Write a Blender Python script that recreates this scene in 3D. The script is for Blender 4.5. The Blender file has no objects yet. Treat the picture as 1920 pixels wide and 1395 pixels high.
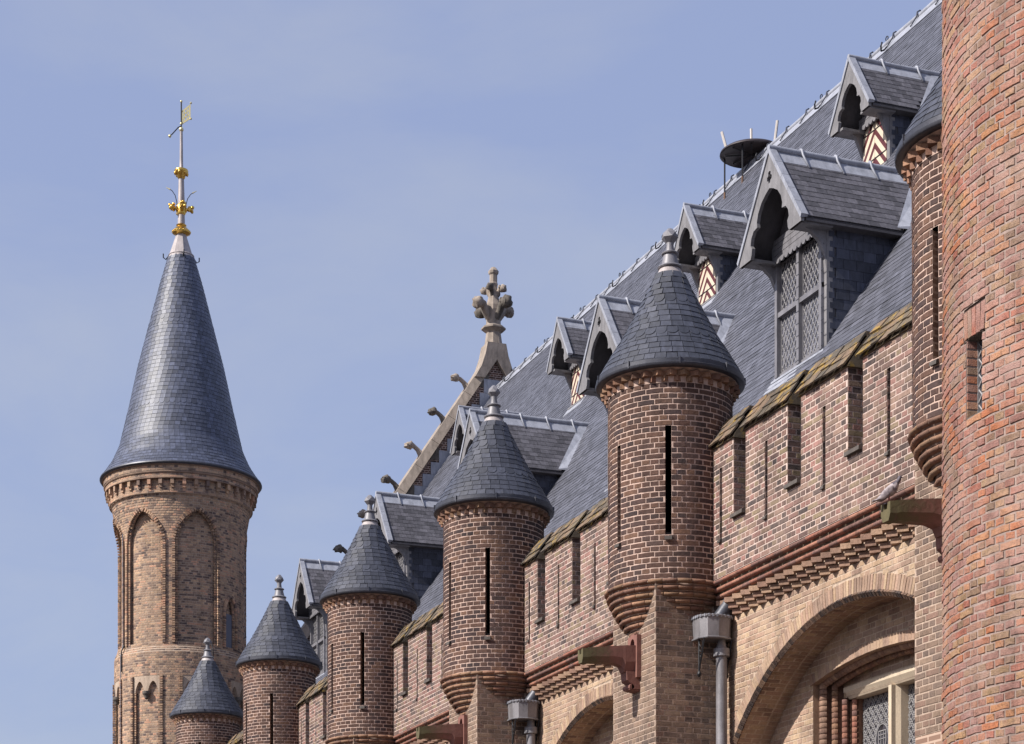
import bpy, math, random
import numpy as np
from mathutils import Matrix, Vector, noise as mnoise

R = math.radians
random.seed(7)
rng = np.random.default_rng(7)
SC = bpy.context.scene
COL = SC.collection
H0 = 1.65                      # eye height; "zp" heights below are metres above the eye

# ------------------------------------------------------------------ camera
YAW = math.atan2(1450, 3800)
cam_d = bpy.data.cameras.new('camera')
cam = bpy.data.objects.new('camera', cam_d)
COL.objects.link(cam)
cam.location = (0, 0, H0)
cam.rotation_euler = (R(90), 0, -YAW)
cam_d.sensor_width = 36
cam_d.lens = 3800 / 1920 * 36
cam_d.shift_y = 1277.5 / 1920
cam_d.clip_start = 0.1
cam_d.clip_end = 3000
SC.camera = cam
CAM = np.array([0, 0, H0])

# ------------------------------------------------------------------ light
SUN_EL, SUN_AZ = R(39), R(4)          # azimuth measured from -X towards -Y
sun_dir = Vector((-math.cos(SUN_AZ) * math.cos(SUN_EL), -math.sin(SUN_AZ) * math.cos(SUN_EL), math.sin(SUN_EL)))
sl = bpy.data.lights.new('sun', 'SUN')
sl.energy = 4.5
sl.angle = R(0.5)
sl.color = (1.0, 0.945, 0.875)
so = bpy.data.objects.new('sun', sl)
COL.objects.link(so)
so.location = (-20, -8, 40)
so.rotation_euler = sun_dir.to_track_quat('Z', 'Y').to_euler()

world = bpy.data.worlds.new("World")
SC.world = world
world.use_nodes = True
wt = world.node_tree
for n in list(wt.nodes):
    wt.nodes.remove(n)
wo = wt.nodes.new('ShaderNodeOutputWorld')
bg = wt.nodes.new('ShaderNodeBackground')
sky = wt.nodes.new('ShaderNodeTexSky')
sky.sky_type = 'NISHITA'
sky.sun_disc = False
sky.sun_elevation = SUN_EL
sky.sun_rotation = math.atan2(sun_dir.x, sun_dir.y)
sky.air_density = 1.0
sky.dust_density = 2.5
sky.ozone_density = 2.0
bg.inputs['Strength'].default_value = 0.089
# thin high cloud over the blue
tc = wt.nodes.new('ShaderNodeTexCoord')
mp = wt.nodes.new('ShaderNodeMapping')
mp.inputs['Scale'].default_value = (3.2, 3.2, 7.5)
mp.inputs['Rotation'].default_value = (0.2, 0.75, 0.3)
mp.inputs['Location'].default_value = (0.0, 2.0, 1.0)
nz = wt.nodes.new('ShaderNodeTexNoise')
nz.inputs['Scale'].default_value = 1.5
nz.inputs['Detail'].default_value = 9
nz.inputs['Roughness'].default_value = 0.56
nz.inputs['Distortion'].default_value = 0.4
rp = wt.nodes.new('ShaderNodeValToRGB')
rp.color_ramp.elements[0].position = 0.40
rp.color_ramp.elements[0].color = (0.25, 0.25, 0.25, 1)
rp.color_ramp.elements[1].position = 0.70
rp.color_ramp.elements[1].color = (0.62, 0.62, 0.62, 1)
mx = wt.nodes.new('ShaderNodeMix')
mx.data_type = 'RGBA'
mx.inputs['Factor'].default_value = 0.62
rp.color_ramp.elements[0].color = (3.25, 3.8, 6.0, 1)
rp.color_ramp.elements[1].color = (4.15, 4.5, 5.95, 1)
wt.links.new(tc.outputs['Generated'], mp.inputs['Vector'])
wt.links.new(mp.outputs['Vector'], nz.inputs['Vector'])
wt.links.new(nz.outputs['Fac'], rp.inputs['Fac'])
wt.links.new(rp.outputs['Color'], mx.inputs['B'])
wt.links.new(sky.outputs['Color'], mx.inputs['A'])
wt.links.new(mx.outputs['Result'], bg.inputs['Color'])
wt.links.new(bg.outputs['Background'], wo.inputs['Surface'])

SC.view_settings.view_transform = 'Standard'
SC.view_settings.look = 'None'
SC.view_settings.exposure = 0.55
SC.view_settings.gamma = 1.0
SC.view_settings.use_curve_mapping = False

# ------------------------------------------------------------------ materials
class NT:
    def __init__(s, name):
        s.m = bpy.data.materials.new(name)
        s.m.use_nodes = True
        s.t = s.m.node_tree
        s.b = s.t.nodes['Principled BSDF']
    def n(s, typ, **kw):
        o = s.t.nodes.new('ShaderNode' + typ)
        for k, v in kw.items():
            setattr(o, k, v)
        return o
    def l(s, a, b):
        s.t.links.new(a, b)
    def val(s, o, name, v):
        o.inputs[name].default_value = v
        return o
    def math(s, op, a, b=None, c=None):
        o = s.n('Math', operation=op)
        for i, v in enumerate((a, b, c)):
            if v is None:
                continue
            if isinstance(v, (int, float)):
                o.inputs[i].default_value = v
            else:
                s.l(v, o.inputs[i])
        return o.outputs[0]
    def noise(s, scale, detail=3, rough=0.55, vec=None, w=None, stretch=None):
        o = s.n('TexNoise', noise_dimensions='4D' if w is not None else '3D')
        o.inputs['Scale'].default_value = scale
        o.inputs['Detail'].default_value = detail
        o.inputs['Roughness'].default_value = rough
        if vec is None:
            vec = s.pos()
        if stretch:
            mpn = s.n('Mapping')
            mpn.inputs['Scale'].default_value = stretch
            s.l(vec, mpn.inputs['Vector'])
            vec = mpn.outputs['Vector']
        s.l(vec, o.inputs['Vector'])
        if w is not None:
            s.l(w, o.inputs['W'])
        return o.outputs['Fac']
    def pos(s):
        if not hasattr(s, '_p'):
            s._p = s.n('NewGeometry').outputs['Position']
        return s._p
    def rnd(s):
        if not hasattr(s, '_r'):
            a = s.n('Attribute', attribute_name='rnd')
            o = s.n('ObjectInfo')
            s._r = s.math('FRACT', s.math('ADD', a.outputs['Fac'], o.outputs['Random']))
        return s._r
    def ramp(s, fac, stops, interp='LINEAR'):
        o = s.n('ValToRGB')
        e = o.color_ramp.elements
        o.color_ramp.interpolation = interp
        while len(e) < len(stops):
            e.new(0.5)
        for k, (p, c) in enumerate(stops):
            e[k].position = p
            if isinstance(c, (int, float)):
                c = (c, c, c)
            e[k].color = (*c, 1)
        s.l(fac, o.inputs['Fac'])
        return o.outputs['Color']
    def mix(s, fac, a, b, mode='MIX'):
        o = s.n('Mix', data_type='RGBA', blend_type=mode)
        for nm, v in (('Factor', fac), ('A', a), ('B', b)):
            if isinstance(v, (int, float)):
                o.inputs[nm].default_value = v
            elif isinstance(v, tuple):
                o.inputs[nm].default_value = (*v, 1)
            else:
                s.l(v, o.inputs[nm])
        return o.outputs['Result']
    def bump(s, h, strength=0.5, dist=0.01):
        o = s.n('Bump')
        o.inputs['Strength'].default_value = strength
        o.inputs['Distance'].default_value = dist
        s.l(h, o.inputs['Height'])
        s.l(o.outputs['Normal'], s.b.inputs['Normal'])
    def out(s, col=None, rough=None, metal=0.0, spec=None):
        if col is not None:
            if isinstance(col, tuple):
                s.b.inputs['Base Color'].default_value = (*col, 1)
            else:
                s.l(col, s.b.inputs['Base Color'])
        if rough is not None:
            if isinstance(rough, (int, float)):
                s.b.inputs['Roughness'].default_value = rough
            else:
                s.l(rough, s.b.inputs['Roughness'])
        s.b.inputs['Metallic'].default_value = metal
        if spec is not None:
            s.b.inputs['Specular IOR Level'].default_value = spec
        return s.m

def srgb(r, g, b):
    f = lambda c: ((c / 255 + 0.055) / 1.055) ** 2.4 if c > 10 else c / 255 / 12.92
    return (f(r), f(g), f(b))

def brick_mat(name, cols, grain=0.5, bump=0.5, weather=(0.78, 1.12), dust=0.0, dustcol=(0.4, 0.3, 0.24), lich=0.0):
    m = NT(name)
    r = m.rnd()
    n = len(cols)
    col = m.ramp(r, [(i / n, c) for i, c in enumerate(cols)], 'CONSTANT')
    w = m.math('MULTIPLY', r, 37.0)
    fine = m.noise(42, 5, 0.65, w=w)
    col = m.mix(1.0, col, m.ramp(fine, [(0.3, 1 - grain), (0.5, 1.0), (0.72, 1 + grain * .55)]), 'MULTIPLY')
    blot = m.noise(13, 3, 0.6, w=w)
    col = m.mix(m.math('MULTIPLY', m.ramp(blot, [(0.52, 0.0), (0.68, 1.0)]), 0.35), col, m.ramp(m.math('FRACT', m.math('MULTIPLY', r, 7.3)), [(0, cols[0]), (0.5, cols[n // 2]), (1.0, cols[-1])]))
    big = m.noise(0.9, 4, 0.6)
    col = m.mix(1.0, col, m.ramp(big, [(0.3, weather[0] * .88), (0.68, weather[1] * .9)]), 'MULTIPLY')
    stk = m.noise(1.6, 5, 0.7, stretch=(2.2, 2.2, .28))
    col = m.mix(1.0, col, m.ramp(stk, [(0.3, .68), (0.5, .95), (0.7, 1.1)]), 'MULTIPLY')
    soot = m.noise(3.1, 6, 0.75)
    col = m.mix(m.math('MULTIPLY', m.ramp(soot, [(0.56, 0.0), (0.7, 1.0)]), 0.45), col, (0.045, 0.038, 0.034))
    if dust:
        d = m.math('MULTIPLY', m.ramp(m.noise(1.7, 5, 0.7), [(0.4, 0.0), (0.66, 1.0)]), dust)
        col = m.mix(d, col, dustcol)
    if lich:
        d = m.math('MULTIPLY', m.ramp(m.noise(4.5, 6, 0.75), [(0.55, 0.0), (0.62, 1.0)]), lich)
        col = m.mix(d, col, (0.34, 0.22, 0.045))
    h = m.math('ADD', m.math('MULTIPLY', fine, 0.6), m.noise(120, 3, 0.6, w=w))
    m.bump(h, bump, 0.012)
    return m.out(col, 0.9, spec=0.25)

def mortar_mat(name, c, var=0.3):
    m = NT(name)
    f = m.noise(30, 5, 0.7)
    g = m.noise(1.6, 5, 0.7, stretch=(2.2, 2.2, .28))
    col = m.mix(1.0, c, m.ramp(f, [(0.3, (1 - var) * .9), (0.7, .9 + var * .4)]), 'MULTIPLY')
    col = m.mix(1.0, col, m.ramp(g, [(0.3, 0.62), (0.5, .92), (0.7, 1.05)]), 'MULTIPLY')
    soot = m.noise(3.1, 6, 0.75)
    col = m.mix(m.math('MULTIPLY', m.ramp(soot, [(0.56, 0.0), (0.7, 1.0)]), 0.4), col, (0.10, 0.085, 0.075))
    m.bump(f, 0.5, 0.01)
    return m.out(col, 0.95, spec=0.2)

S = lambda *c: tuple(q * k for q, k in zip((.88, .865, .89), srgb(*c)))
M = {}
M['brick_turret'] = brick_mat('turret brick', [S(98, 74, 66), S(80, 64, 62), S(112, 86, 74), S(88, 70, 66), S(68, 58, 58), S(104, 80, 70), S(86, 66, 60), S(122, 94, 78), S(76, 64, 64)], dust=.22, dustcol=S(146, 114, 94))
M['mortar_turret'] = mortar_mat('turret mortar', S(226, 198, 180))
M['brick_parapet'] = brick_mat('parapet brick', [S(118, 96, 88), S(150, 120, 108), S(94, 82, 78), S(162, 122, 112), S(134, 114, 98), S(108, 88, 82), S(158, 132, 116), S(84, 76, 74), S(140, 106, 98), S(146, 130, 104)], dust=.3, dustcol=S(176, 152, 138), grain=.5)
M['mortar_parapet'] = mortar_mat('parapet mortar', S(226, 204, 190))
M['brick_wall'] = brick_mat('buff wall brick', [S(184, 156, 130), S(194, 166, 138), S(172, 142, 120), S(188, 156, 134), S(164, 138, 120), S(200, 174, 142), S(176, 148, 128), S(188, 160, 130), S(154, 128, 112)], dust=.4, dustcol=S(196, 172, 148), grain=.35)
M['mortar_wall'] = mortar_mat('buff mortar', S(214, 192, 168))
M['brick_pier'] = brick_mat('pier brick', [S(134, 114, 98), S(120, 102, 90), S(146, 122, 104), S(106, 92, 84), S(128, 108, 92), S(152, 130, 110), S(114, 98, 88), S(138, 110, 96)], dust=.35, dustcol=S(176, 152, 132), grain=.5)
M['mortar_pier'] = mortar_mat('pier mortar', S(202, 180, 160))
M['brick_near'] = brick_mat('round tower brick', [S(186, 128, 100), S(174, 130, 112), S(182, 134, 108), S(196, 142, 102), S(166, 122, 108), S(190, 152, 114), S(178, 114, 94), S(158, 130, 106), S(184, 138, 120), S(172, 142, 108), S(196, 126, 88), S(168, 124, 112)], dust=.6, dustcol=S(188, 158, 146), grain=.55, bump=1.0)
M['mortar_near'] = mortar_mat('round tower mortar', S(178, 158, 146))
M['brick_far'] = brick_mat('far tower brick', [S(188, 154, 126), S(160, 134, 112), S(198, 166, 134), S(112, 94, 86), S(182, 152, 126), S(160, 134, 114), S(104, 90, 86), S(198, 154, 126), S(176, 150, 124), S(146, 124, 108)], dust=.3, dustcol=S(196, 168, 142), grain=.5, weather=(.92, 1.28))
M['mortar_far'] = mortar_mat('far tower mortar', S(204, 184, 162))
M['brick_red'] = brick_mat('red moulded brick', [S(172, 116, 98), S(156, 108, 92), S(138, 106, 98), S(182, 130, 108), S(130, 100, 92), S(164, 120, 102)], dust=.3, dustcol=S(154, 126, 112), grain=.5)
M['brick_corbel'] = brick_mat('corbel ring brick', [S(158, 120, 98), S(146, 108, 90), S(168, 130, 104), S(134, 102, 88), S(154, 122, 96)], dust=.3, dustcol=S(154, 130, 108), grain=.5)
M['brick_dentil'] = brick_mat('dentil brick', [S(176, 144, 122), S(160, 128, 110), S(184, 154, 128), S(148, 120, 104), S(168, 138, 118)], grain=.35)
M['brick_edge'] = brick_mat('sooty arch edge brick', [S(116, 98, 86), S(98, 82, 74), S(132, 108, 92), S(84, 74, 70), S(142, 116, 96)], grain=.5)
M['brick_cap'] = brick_mat('parapet capping tile', [S(122, 110, 92), S(108, 98, 86), S(132, 114, 94), S(96, 90, 82), S(140, 118, 98)], grain=.5, lich=.8, dust=.3, dustcol=S(116, 108, 92))

def slate_mat(name, base, var=0.35, rough=(0.34, 0.5), spec=0.55, streak=(3, 3, 1)):
    m = NT(name)
    r = m.rnd()
    v = m.ramp(r, [(0, 1 - var), (0.45, 1.0), (0.8, 1 + var * .45), (1.0, 1 + var)])
    col = m.mix(1.0, base, v, 'MULTIPLY')
    st = m.noise(5, 5, 0.65, stretch=streak)
    col = m.mix(1.0, col, m.ramp(st, [(0.3, 0.72), (0.5, 1.0), (0.72, 1.45)]), 'MULTIPLY')
    f = m.noise(60, 4, 0.6, w=m.math('MULTIPLY', r, 31.0))
    col = m.mix(m.math('MULTIPLY', m.ramp(f, [(0.62, 0.0), (0.75, 1.0)]), 0.3), col, (0.22, 0.21, 0.2))
    sp = m.noise(9, 5, 0.8)
    col = m.mix(m.math('MULTIPLY', m.ramp(sp, [(0.66, 0.0), (0.72, 1.0)]), 0.35), col, (0.2, 0.19, 0.16))
    rr = m.math('ADD', rough[0], m.math('MULTIPLY', f, (rough[1] - rough[0]) * 2))
    m.bump(f, 0.25, 0.006)
    return m.out(col, rr, spec=spec)
M['slate'] = slate_mat('cone slate', S(60, 63, 73), 0.34, (0.38, 0.52))
M['slate_roof'] = slate_mat('roof slate', S(84, 86, 95), 0.35, (0.4, 0.56), streak=(1.5, 4, 1.2))
M['slate_brown'] = slate_mat('dormer roof slate', S(84, 83, 88), 0.4, (0.5, 0.66), spec=.4)
M['slate_cheek'] = slate_mat('dormer cheek slate', S(62, 66, 78), 0.4, (0.45, 0.6), spec=.4)
M['slate_spire'] = slate_mat('spire slate', S(72, 78, 95), 0.35, (0.4, 0.52), spec=.6)

def lead_mat(name, c, rough=.5, metal=.25, var=.3):
    m = NT(name)
    f = m.noise(7, 5, 0.65, stretch=(1, 1, .35))
    g = m.noise(55, 3, 0.6)
    col = m.mix(1.0, c, m.ramp(f, [(0.3, 1 - var), (0.55, 1.0), (0.75, 1 + var * .7)]), 'MULTIPLY')
    col = m.mix(1.0, col, m.ramp(g, [(0.3, .88), (0.7, 1.1)]), 'MULTIPLY')
    m.bump(m.math('ADD', f, m.math('MULTIPLY', g, .3)), 0.3, 0.01)
    return m.out(col, rough, metal)
M['lead'] = lead_mat('pale lead', S(160, 164, 172), .55, .08)
M['lead_dark'] = lead_mat('dark lead gutter', S(74, 76, 84), .45)
M['lead_mid'] = lead_mat('grey lead', S(128, 127, 130), .5, .1)
M['lead_warm'] = lead_mat('weathered lead cap', S(176, 168, 164), .55, .1)
M['zinc_pipe'] = lead_mat('lead downpipe', S(134, 132, 134), .5, .2, .4)
M['wood'] = lead_mat('weathered grey timber', S(128, 127, 128), .7, 0, .35)
M['wood_dark'] = lead_mat('dark timber', S(84, 82, 84), .7, 0, .3)
M['stone'] = lead_mat('weathered sandstone', S(158, 146, 132), .9, 0, .4)
M['stone_dark'] = lead_mat('sooty stone', S(104, 98, 90), .9, 0, .6)
M['stone_light'] = lead_mat('pale window stone', S(206, 190, 164), .8, 0, .15)
M['sill'] = lead_mat('dark slate sill', S(88, 82, 76), .8, 0, .5)
M['iron'] = lead_mat('black iron', S(36, 36, 40), .5, .3, .2)
M['rust'] = lead_mat('rusty iron', S(110, 84, 66), .8, .1, .4)
M['lattice'] = lead_mat('lead lattice', S(158, 157, 156), .5, .1, .15)
M['canopy'] = lead_mat('vent canopy metal', S(58, 50, 52), .5, .2, .4)
M['white_stick'] = lead_mat('pale painted post', S(205, 198, 188), .6, 0, .15)

def spout_mat():
    m = NT('red sandstone with moss')
    o = m.n('TexCoord')
    sx = m.n('SeparateXYZ')
    m.l(o.outputs['Object'], sx.inputs[0])
    f = m.noise(9, 5, 0.7)
    mask = m.math('ADD', m.math('MULTIPLY', sx.outputs['X'], -.8), m.math('MULTIPLY', f, .6))
    red = m.mix(f, S(150, 104, 90), S(112, 78, 70))
    grn = m.mix(f, S(64, 62, 42), S(116, 106, 72))
    col = m.mix(m.ramp(mask, [(0.55, 0.0), (0.9, 1.0)]), red, grn)
    m.bump(f, .4, .02)
    return m.out(col, .9)
M['spout'] = spout_mat()
g = NT('gilding'); g.bump(g.noise(60, 3), .3, .01)
M['gold'] = g.out(S(232, 190, 96), .28, 1.0)
g = NT('pale gilded vane')
M['gold_pale'] = g.out(S(226, 214, 160), .4, .6)
g = NT('dark leaded glass')
gf = g.noise(9, 2)
g.bump(gf, .15, .02)
M['glass'] = g.out(g.ramp(gf, [(0.3, S(34, 34, 38)), (0.7, S(92, 92, 100))]), .12, 0, .8)
g = NT('dormer casement glass')
gf = g.noise(5, 2)
g.bump(gf, .1, .02)
M['glass_grey'] = g.out(g.ramp(gf, [(0.3, S(66, 68, 76)), (0.7, S(128, 128, 136))]), .25, 0, .7)
g = NT('painted grey shutter')
M['grey_shutter'] = g.out(S(104, 110, 124), .5)
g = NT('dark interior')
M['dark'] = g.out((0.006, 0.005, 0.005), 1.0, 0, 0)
def chevron():
    m = NT('cream and oxblood chevron paint')
    o = m.n('TexCoord')
    sx = m.n('SeparateXYZ')
    m.l(o.outputs['Object'], sx.inputs[0])
    a = m.math('ADD', m.math('MULTIPLY', m.math('ABSOLUTE', sx.outputs['Y']), 1.15), sx.outputs['Z'])
    fr = m.math('FRACT', m.math('DIVIDE', a, 0.27))
    msk = m.math('GREATER_THAN', fr, 0.53)
    f = m.noise(20, 4)
    cream = m.mix(f, S(222, 210, 186), S(204, 190, 166))
    red = m.mix(f, S(96, 30, 34), S(80, 40, 46))
    m.bump(f, .2, .005)
    return m.out(m.mix(msk, cream, red), .6)
M['chevron'] = chevron()
def ground_mat():
    m = NT('courtyard clinker paving')
    b = m.n('TexBrick')
    b.inputs['Scale'].default_value = 4.0
    b.inputs['Color1'].default_value = (*S(88, 74, 66), 1)
    b.inputs['Color2'].default_value = (*S(70, 62, 58), 1)
    b.inputs['Mortar'].default_value = (*S(50, 46, 42), 1)
    m.l(m.pos(), b.inputs['Vector'])
    return m.out(b.outputs['Color'], .9)
M['ground'] = ground_mat()
def back_brick():
    m = NT('distant brick face')
    b = m.n('TexBrick')
    b.inputs['Scale'].default_value = 1.0
    b.inputs['Brick Width'].default_value = .246
    b.inputs['Row Height'].default_value = .0725
    b.inputs['Mortar Size'].default_value = .012
    b.inputs['Color1'].default_value = (*S(150, 122, 102), 1)
    b.inputs['Color2'].default_value = (*S(128, 100, 84), 1)
    b.inputs['Mortar'].default_value = (*S(186, 162, 142), 1)
    mpn = m.n('Mapping')
    mpn.inputs['Rotation'].default_value = (R(90), 0, R(0))
    sx = m.n('SeparateXYZ'); cb = m.n('CombineXYZ')
    m.l(m.pos(), sx.inputs[0])
    m.l(m.math('ADD', sx.outputs['X'], sx.outputs['Y']), cb.inputs['X'])
    m.l(sx.outputs['Z'], cb.inputs['Y'])
    m.l(cb.outputs[0], b.inputs['Vector'])
    return m.out(b.outputs['Color'], .95)
M['back_brick'] = back_brick()
g = NT('pigeon feathers')
gf = g.noise(30, 3)
M['pigeon'] = g.out(g.ramp(gf, [(0.35, S(120, 112, 116)), (0.6, S(176, 166, 166))]), .7)
g = NT('pigeon head feathers')
M['pigeon_dark'] = g.out(S(88, 82, 90), .6)
g = NT('pigeon legs')
M['pigeon_leg'] = g.out(S(170, 90, 84), .6)

# ------------------------------------------------------------------ mesh helpers
def link(name, data, parent=None, mat=None):
    o = bpy.data.objects.new(name, data)
    COL.objects.link(o)
    if parent is not None:
        o.parent = parent
    if mat is not None:
        data.materials.clear()
        data.materials.append(mat)
    return o

def mesh_np(name, V, F, rnd=None, smooth=False):
    me = bpy.data.meshes.new(name)
    V = np.ascontiguousarray(V, dtype=np.float32)
    F = np.ascontiguousarray(F, dtype=np.int32)
    me.vertices.add(len(V))
    me.vertices.foreach_set('co', V.ravel())
    k = F.shape[1]
    me.loops.add(len(F) * k)
    me.loops.foreach_set('vertex_index', F.ravel())
    me.polygons.add(len(F))
    me.polygons.foreach_set('loop_start', np.arange(0, len(F) * k, k, dtype=np.int32))
    me.polygons.foreach_set('use_smooth', np.full(len(F), bool(smooth)))
    a = me.attributes.new('rnd', 'FLOAT', 'FACE')
    a.data.foreach_set('value', np.zeros(len(F), dtype=np.float32) if rnd is None else np.asarray(rnd, dtype=np.float32))
    me.update(calc_edges=True)
    return me

class Geo:
    def __init__(s):
        s.v = []; s.f = []; s.M = Matrix()
    def add(s, vs, fs):
        b = len(s.v)
        for p in vs:
            s.v.append(tuple(s.M @ Vector(p)))
        for f in fs:
            s.f.append([b + i for i in f])
        return s
    def box(s, x0, x1, y0, y1, z0, z1):
        v = [(x0, y0, z0), (x1, y0, z0), (x1, y1, z0), (x0, y1, z0), (x0, y0, z1), (x1, y0, z1), (x1, y1, z1), (x0, y1, z1)]
        return s.add(v, [(0, 3, 2, 1), (4, 5, 6, 7), (0, 1, 5, 4), (1, 2, 6, 5), (2, 3, 7, 6), (3, 0, 4, 7)])
    def hexa(s, p):      # 8 arbitrary points, bottom loop then top loop
        return s.add(p, [(0, 3, 2, 1), (4, 5, 6, 7), (0, 1, 5, 4), (1, 2, 6, 5), (2, 3, 7, 6), (3, 0, 4, 7)])
    def lathe(s, prof, n=32, c=(0, 0), a0=0.0, a1=None, cap=False):
        full = a1 is None
        m = n if full else n + 1
        vs = []
        for r, z in prof:
            for i in range(m):
                a = a0 + (2 * math.pi if full else (a1 - a0)) * i / n
                vs.append((c[0] + r * math.cos(a), c[1] + r * math.sin(a), z))
        fs = []
        for k in range(len(prof) - 1):
            for i in range(n):
                j = (i + 1) % m
                fs.append((k * m + i, k * m + j, (k + 1) * m + j, (k + 1) * m + i))
        if cap:
            fs.append(tuple(range(m - 1, -1, -1)))
            fs.append(tuple((len(prof) - 1) * m + i for i in range(m)))
        return s.add(vs, fs)
    def tube(s, pts, r, n=8, cap=True):
        pts = [Vector(p) for p in pts]
        rs = r if isinstance(r, (list, tuple)) else [r] * len(pts)
        vs = []
        up = Vector((0.3, 0.2, 1)).normalized()
        prev = None
        for i, p in enumerate(pts):
            d = (pts[min(i + 1, len(pts) - 1)] - pts[max(i - 1, 0)]).normalized()
            x = d.cross(up if prev is None else prev)
            if x.length < 1e-4:
                x = d.cross(Vector((1, 0, 0)))
            x.normalize()
            y = x.cross(d).normalized() if True else None
            prev = y
            for k in range(n):
                a = 2 * math.pi * k / n
                vs.append(p + (x * math.cos(a) + y * math.sin(a)) * rs[i])
        fs = []
        for i in range(len(pts) - 1):
            for k in range(n):
                j = (k + 1) % n
                fs.append((i * n + k, i * n + j, (i + 1) * n + j, (i + 1) * n + k))
        if cap:
            fs.append(tuple(range(n - 1, -1, -1)))
            fs.append(tuple((len(pts) - 1) * n + k for k in range(n)))
        return s.add(vs, fs)
    def prism(s, poly, mp, d0, d1):
        """poly: 2D points (fan from centroid not used); mp(u,v,d)->xyz"""
        n = len(poly)
        vs = [mp(u, v, d0) for u, v in poly] + [mp(u, v, d1) for u, v in poly]
        fs = [tuple(range(n - 1, -1, -1)), tuple(range(n, 2 * n))]
        for i in range(n):
            j = (i + 1) % n
            fs.append((i, j, n + j, n + i))
        return s.add(vs, fs)
    def blob(s, c, r, seed=0, amp=.25, n=10, m=7):
        c = Vector(c)
        r = Vector(r) if not isinstance(r, (int, float)) else Vector((r, r, r))
        vs = []
        for j in range(m + 1):
            th = math.pi * j / m
            for i in range(n):
                ph = 2 * math.pi * i / n
                d = Vector((math.sin(th) * math.cos(ph), math.sin(th) * math.sin(ph), math.cos(th)))
                q = 1 + amp * mnoise.noise(d * 1.7 + Vector((seed * 3.1, seed, 0)))
                vs.append(c + Vector((d.x * r.x, d.y * r.y, d.z * r.z)) * q)
        fs = []
        for j in range(m):
            for i in range(n):
                k = (i + 1) % n
                fs.append((j * n + i, (j + 1) * n + i, (j + 1) * n + k, j * n + k))
        return s.add(vs, fs)
    def build(s, name, mat, parent=None, smooth=False, angle=None, loc=None):
        me = bpy.data.meshes.new(name)
        me.from_pydata(s.v, [], s.f)
        me.update()
        import bmesh
        bm = bmesh.new()
        bm.from_mesh(me)
        bmesh.ops.recalc_face_normals(bm, faces=bm.faces)
        bm.to_mesh(me)
        bm.free()
        if smooth:
            me.polygons.foreach_set('use_smooth', np.ones(len(me.polygons), dtype=bool))
            if angle:
                me.set_sharp_from_angle(angle=R(angle))
        o = link(name, me, parent, mat)
        if loc is not None:
            o.location = loc
        return o

class Tpl:
    """a small quad template: x = width, -y = outward, z = up"""
    def __init__(s, V, F, smooth=False):
        s.V = np.array(V, dtype=float); s.F = np.array(F, dtype=int)
        s.me = {}
        s.smooth = smooth
    def mesh(s, name, mat):
        k = (name, mat.name)
        if k not in s.me:
            me = mesh_np(name, s.V, s.F, smooth=s.smooth)
            me.materials.append(mat)
            s.me[k] = me
        return s.me[k]

def brick_tpl(w, h, segs=1, Rc=None, c=.003, front=.005, back=-.006, jit=.0025, seed=0):
    """chamfered brick; curved about radius Rc when given"""
    q = random.Random(seed)
    J = lambda a=1.0: q.uniform(-jit, jit) * a
    xs = [-w / 2 + w * i / segs for i in range(segs + 1)]
    V = []
    def P(x, n, z):
        if Rc:
            a = x / Rc
            r = Rc + n
            V.append((r * math.sin(a), -(r * math.cos(a) - Rc), z))
        else:
            V.append((x, -n, z))
    for i, x in enumerate(xs):
        end = -1 if i == 0 else (1 if i == segs else 0)
        jb, jt = J(.9), J(.9)
        jx = J() if end else 0
        P(x + jx, back, -h / 2 + jb)
        P(x + jx, front - c, -h / 2 + jb)
        P(x + jx - end * c, front + J(.6), -h / 2 + jb + c)
        P(x + jx - end * c, front + J(.6), h / 2 + jt - c)
        P(x + jx, front - c, h / 2 + jt)
        P(x + jx, back, h / 2 + jt)
    F = []
    for i in range(segs):
        a, b = i * 6, (i + 1) * 6
        for k in range(5):
            F.append((a + k, b + k, b + k + 1, a + k + 1))
    e = segs * 6
    F += [(0, 1, 4, 5), (1, 2, 3, 4)]
    F += [(e + 5, e + 4, e + 1, e + 0), (e + 4, e + 3, e + 2, e + 1)]
    return Tpl(V, F)

BW, BH, JT, PITCH = .230, .108, .0155, .0725
CH = PITCH - JT
FLAT = {w: [brick_tpl(w, CH, seed=int(w * 1000) + k) for k in range(4)] for w in (.05, .110, .232)}
def flat_tpl(w):
    c = min(FLAT, key=lambda q: abs(q - w))
    return random.choice(FLAT[c]), w / c
_cyl = {}
def cyl_tpl(w, Rc, h=CH):
    c = min((.05, .110, .232), key=lambda q: abs(q - w))
    k = (c, round(Rc, 3), round(h, 4))
    if k not in _cyl:
        nr = abs(Rc - 2.12) < .002
        _cyl[k] = [brick_tpl(c, h, segs={.05: 1, .110: 2, .232: 3}[c], Rc=Rc, seed=int(c * 999 + i * 7), jit=.0055 if nr else .003, front=.006 if nr else .005) for i in range(8 if nr else 4)]
    return random.choice(_cyl[k]), w / c

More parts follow.
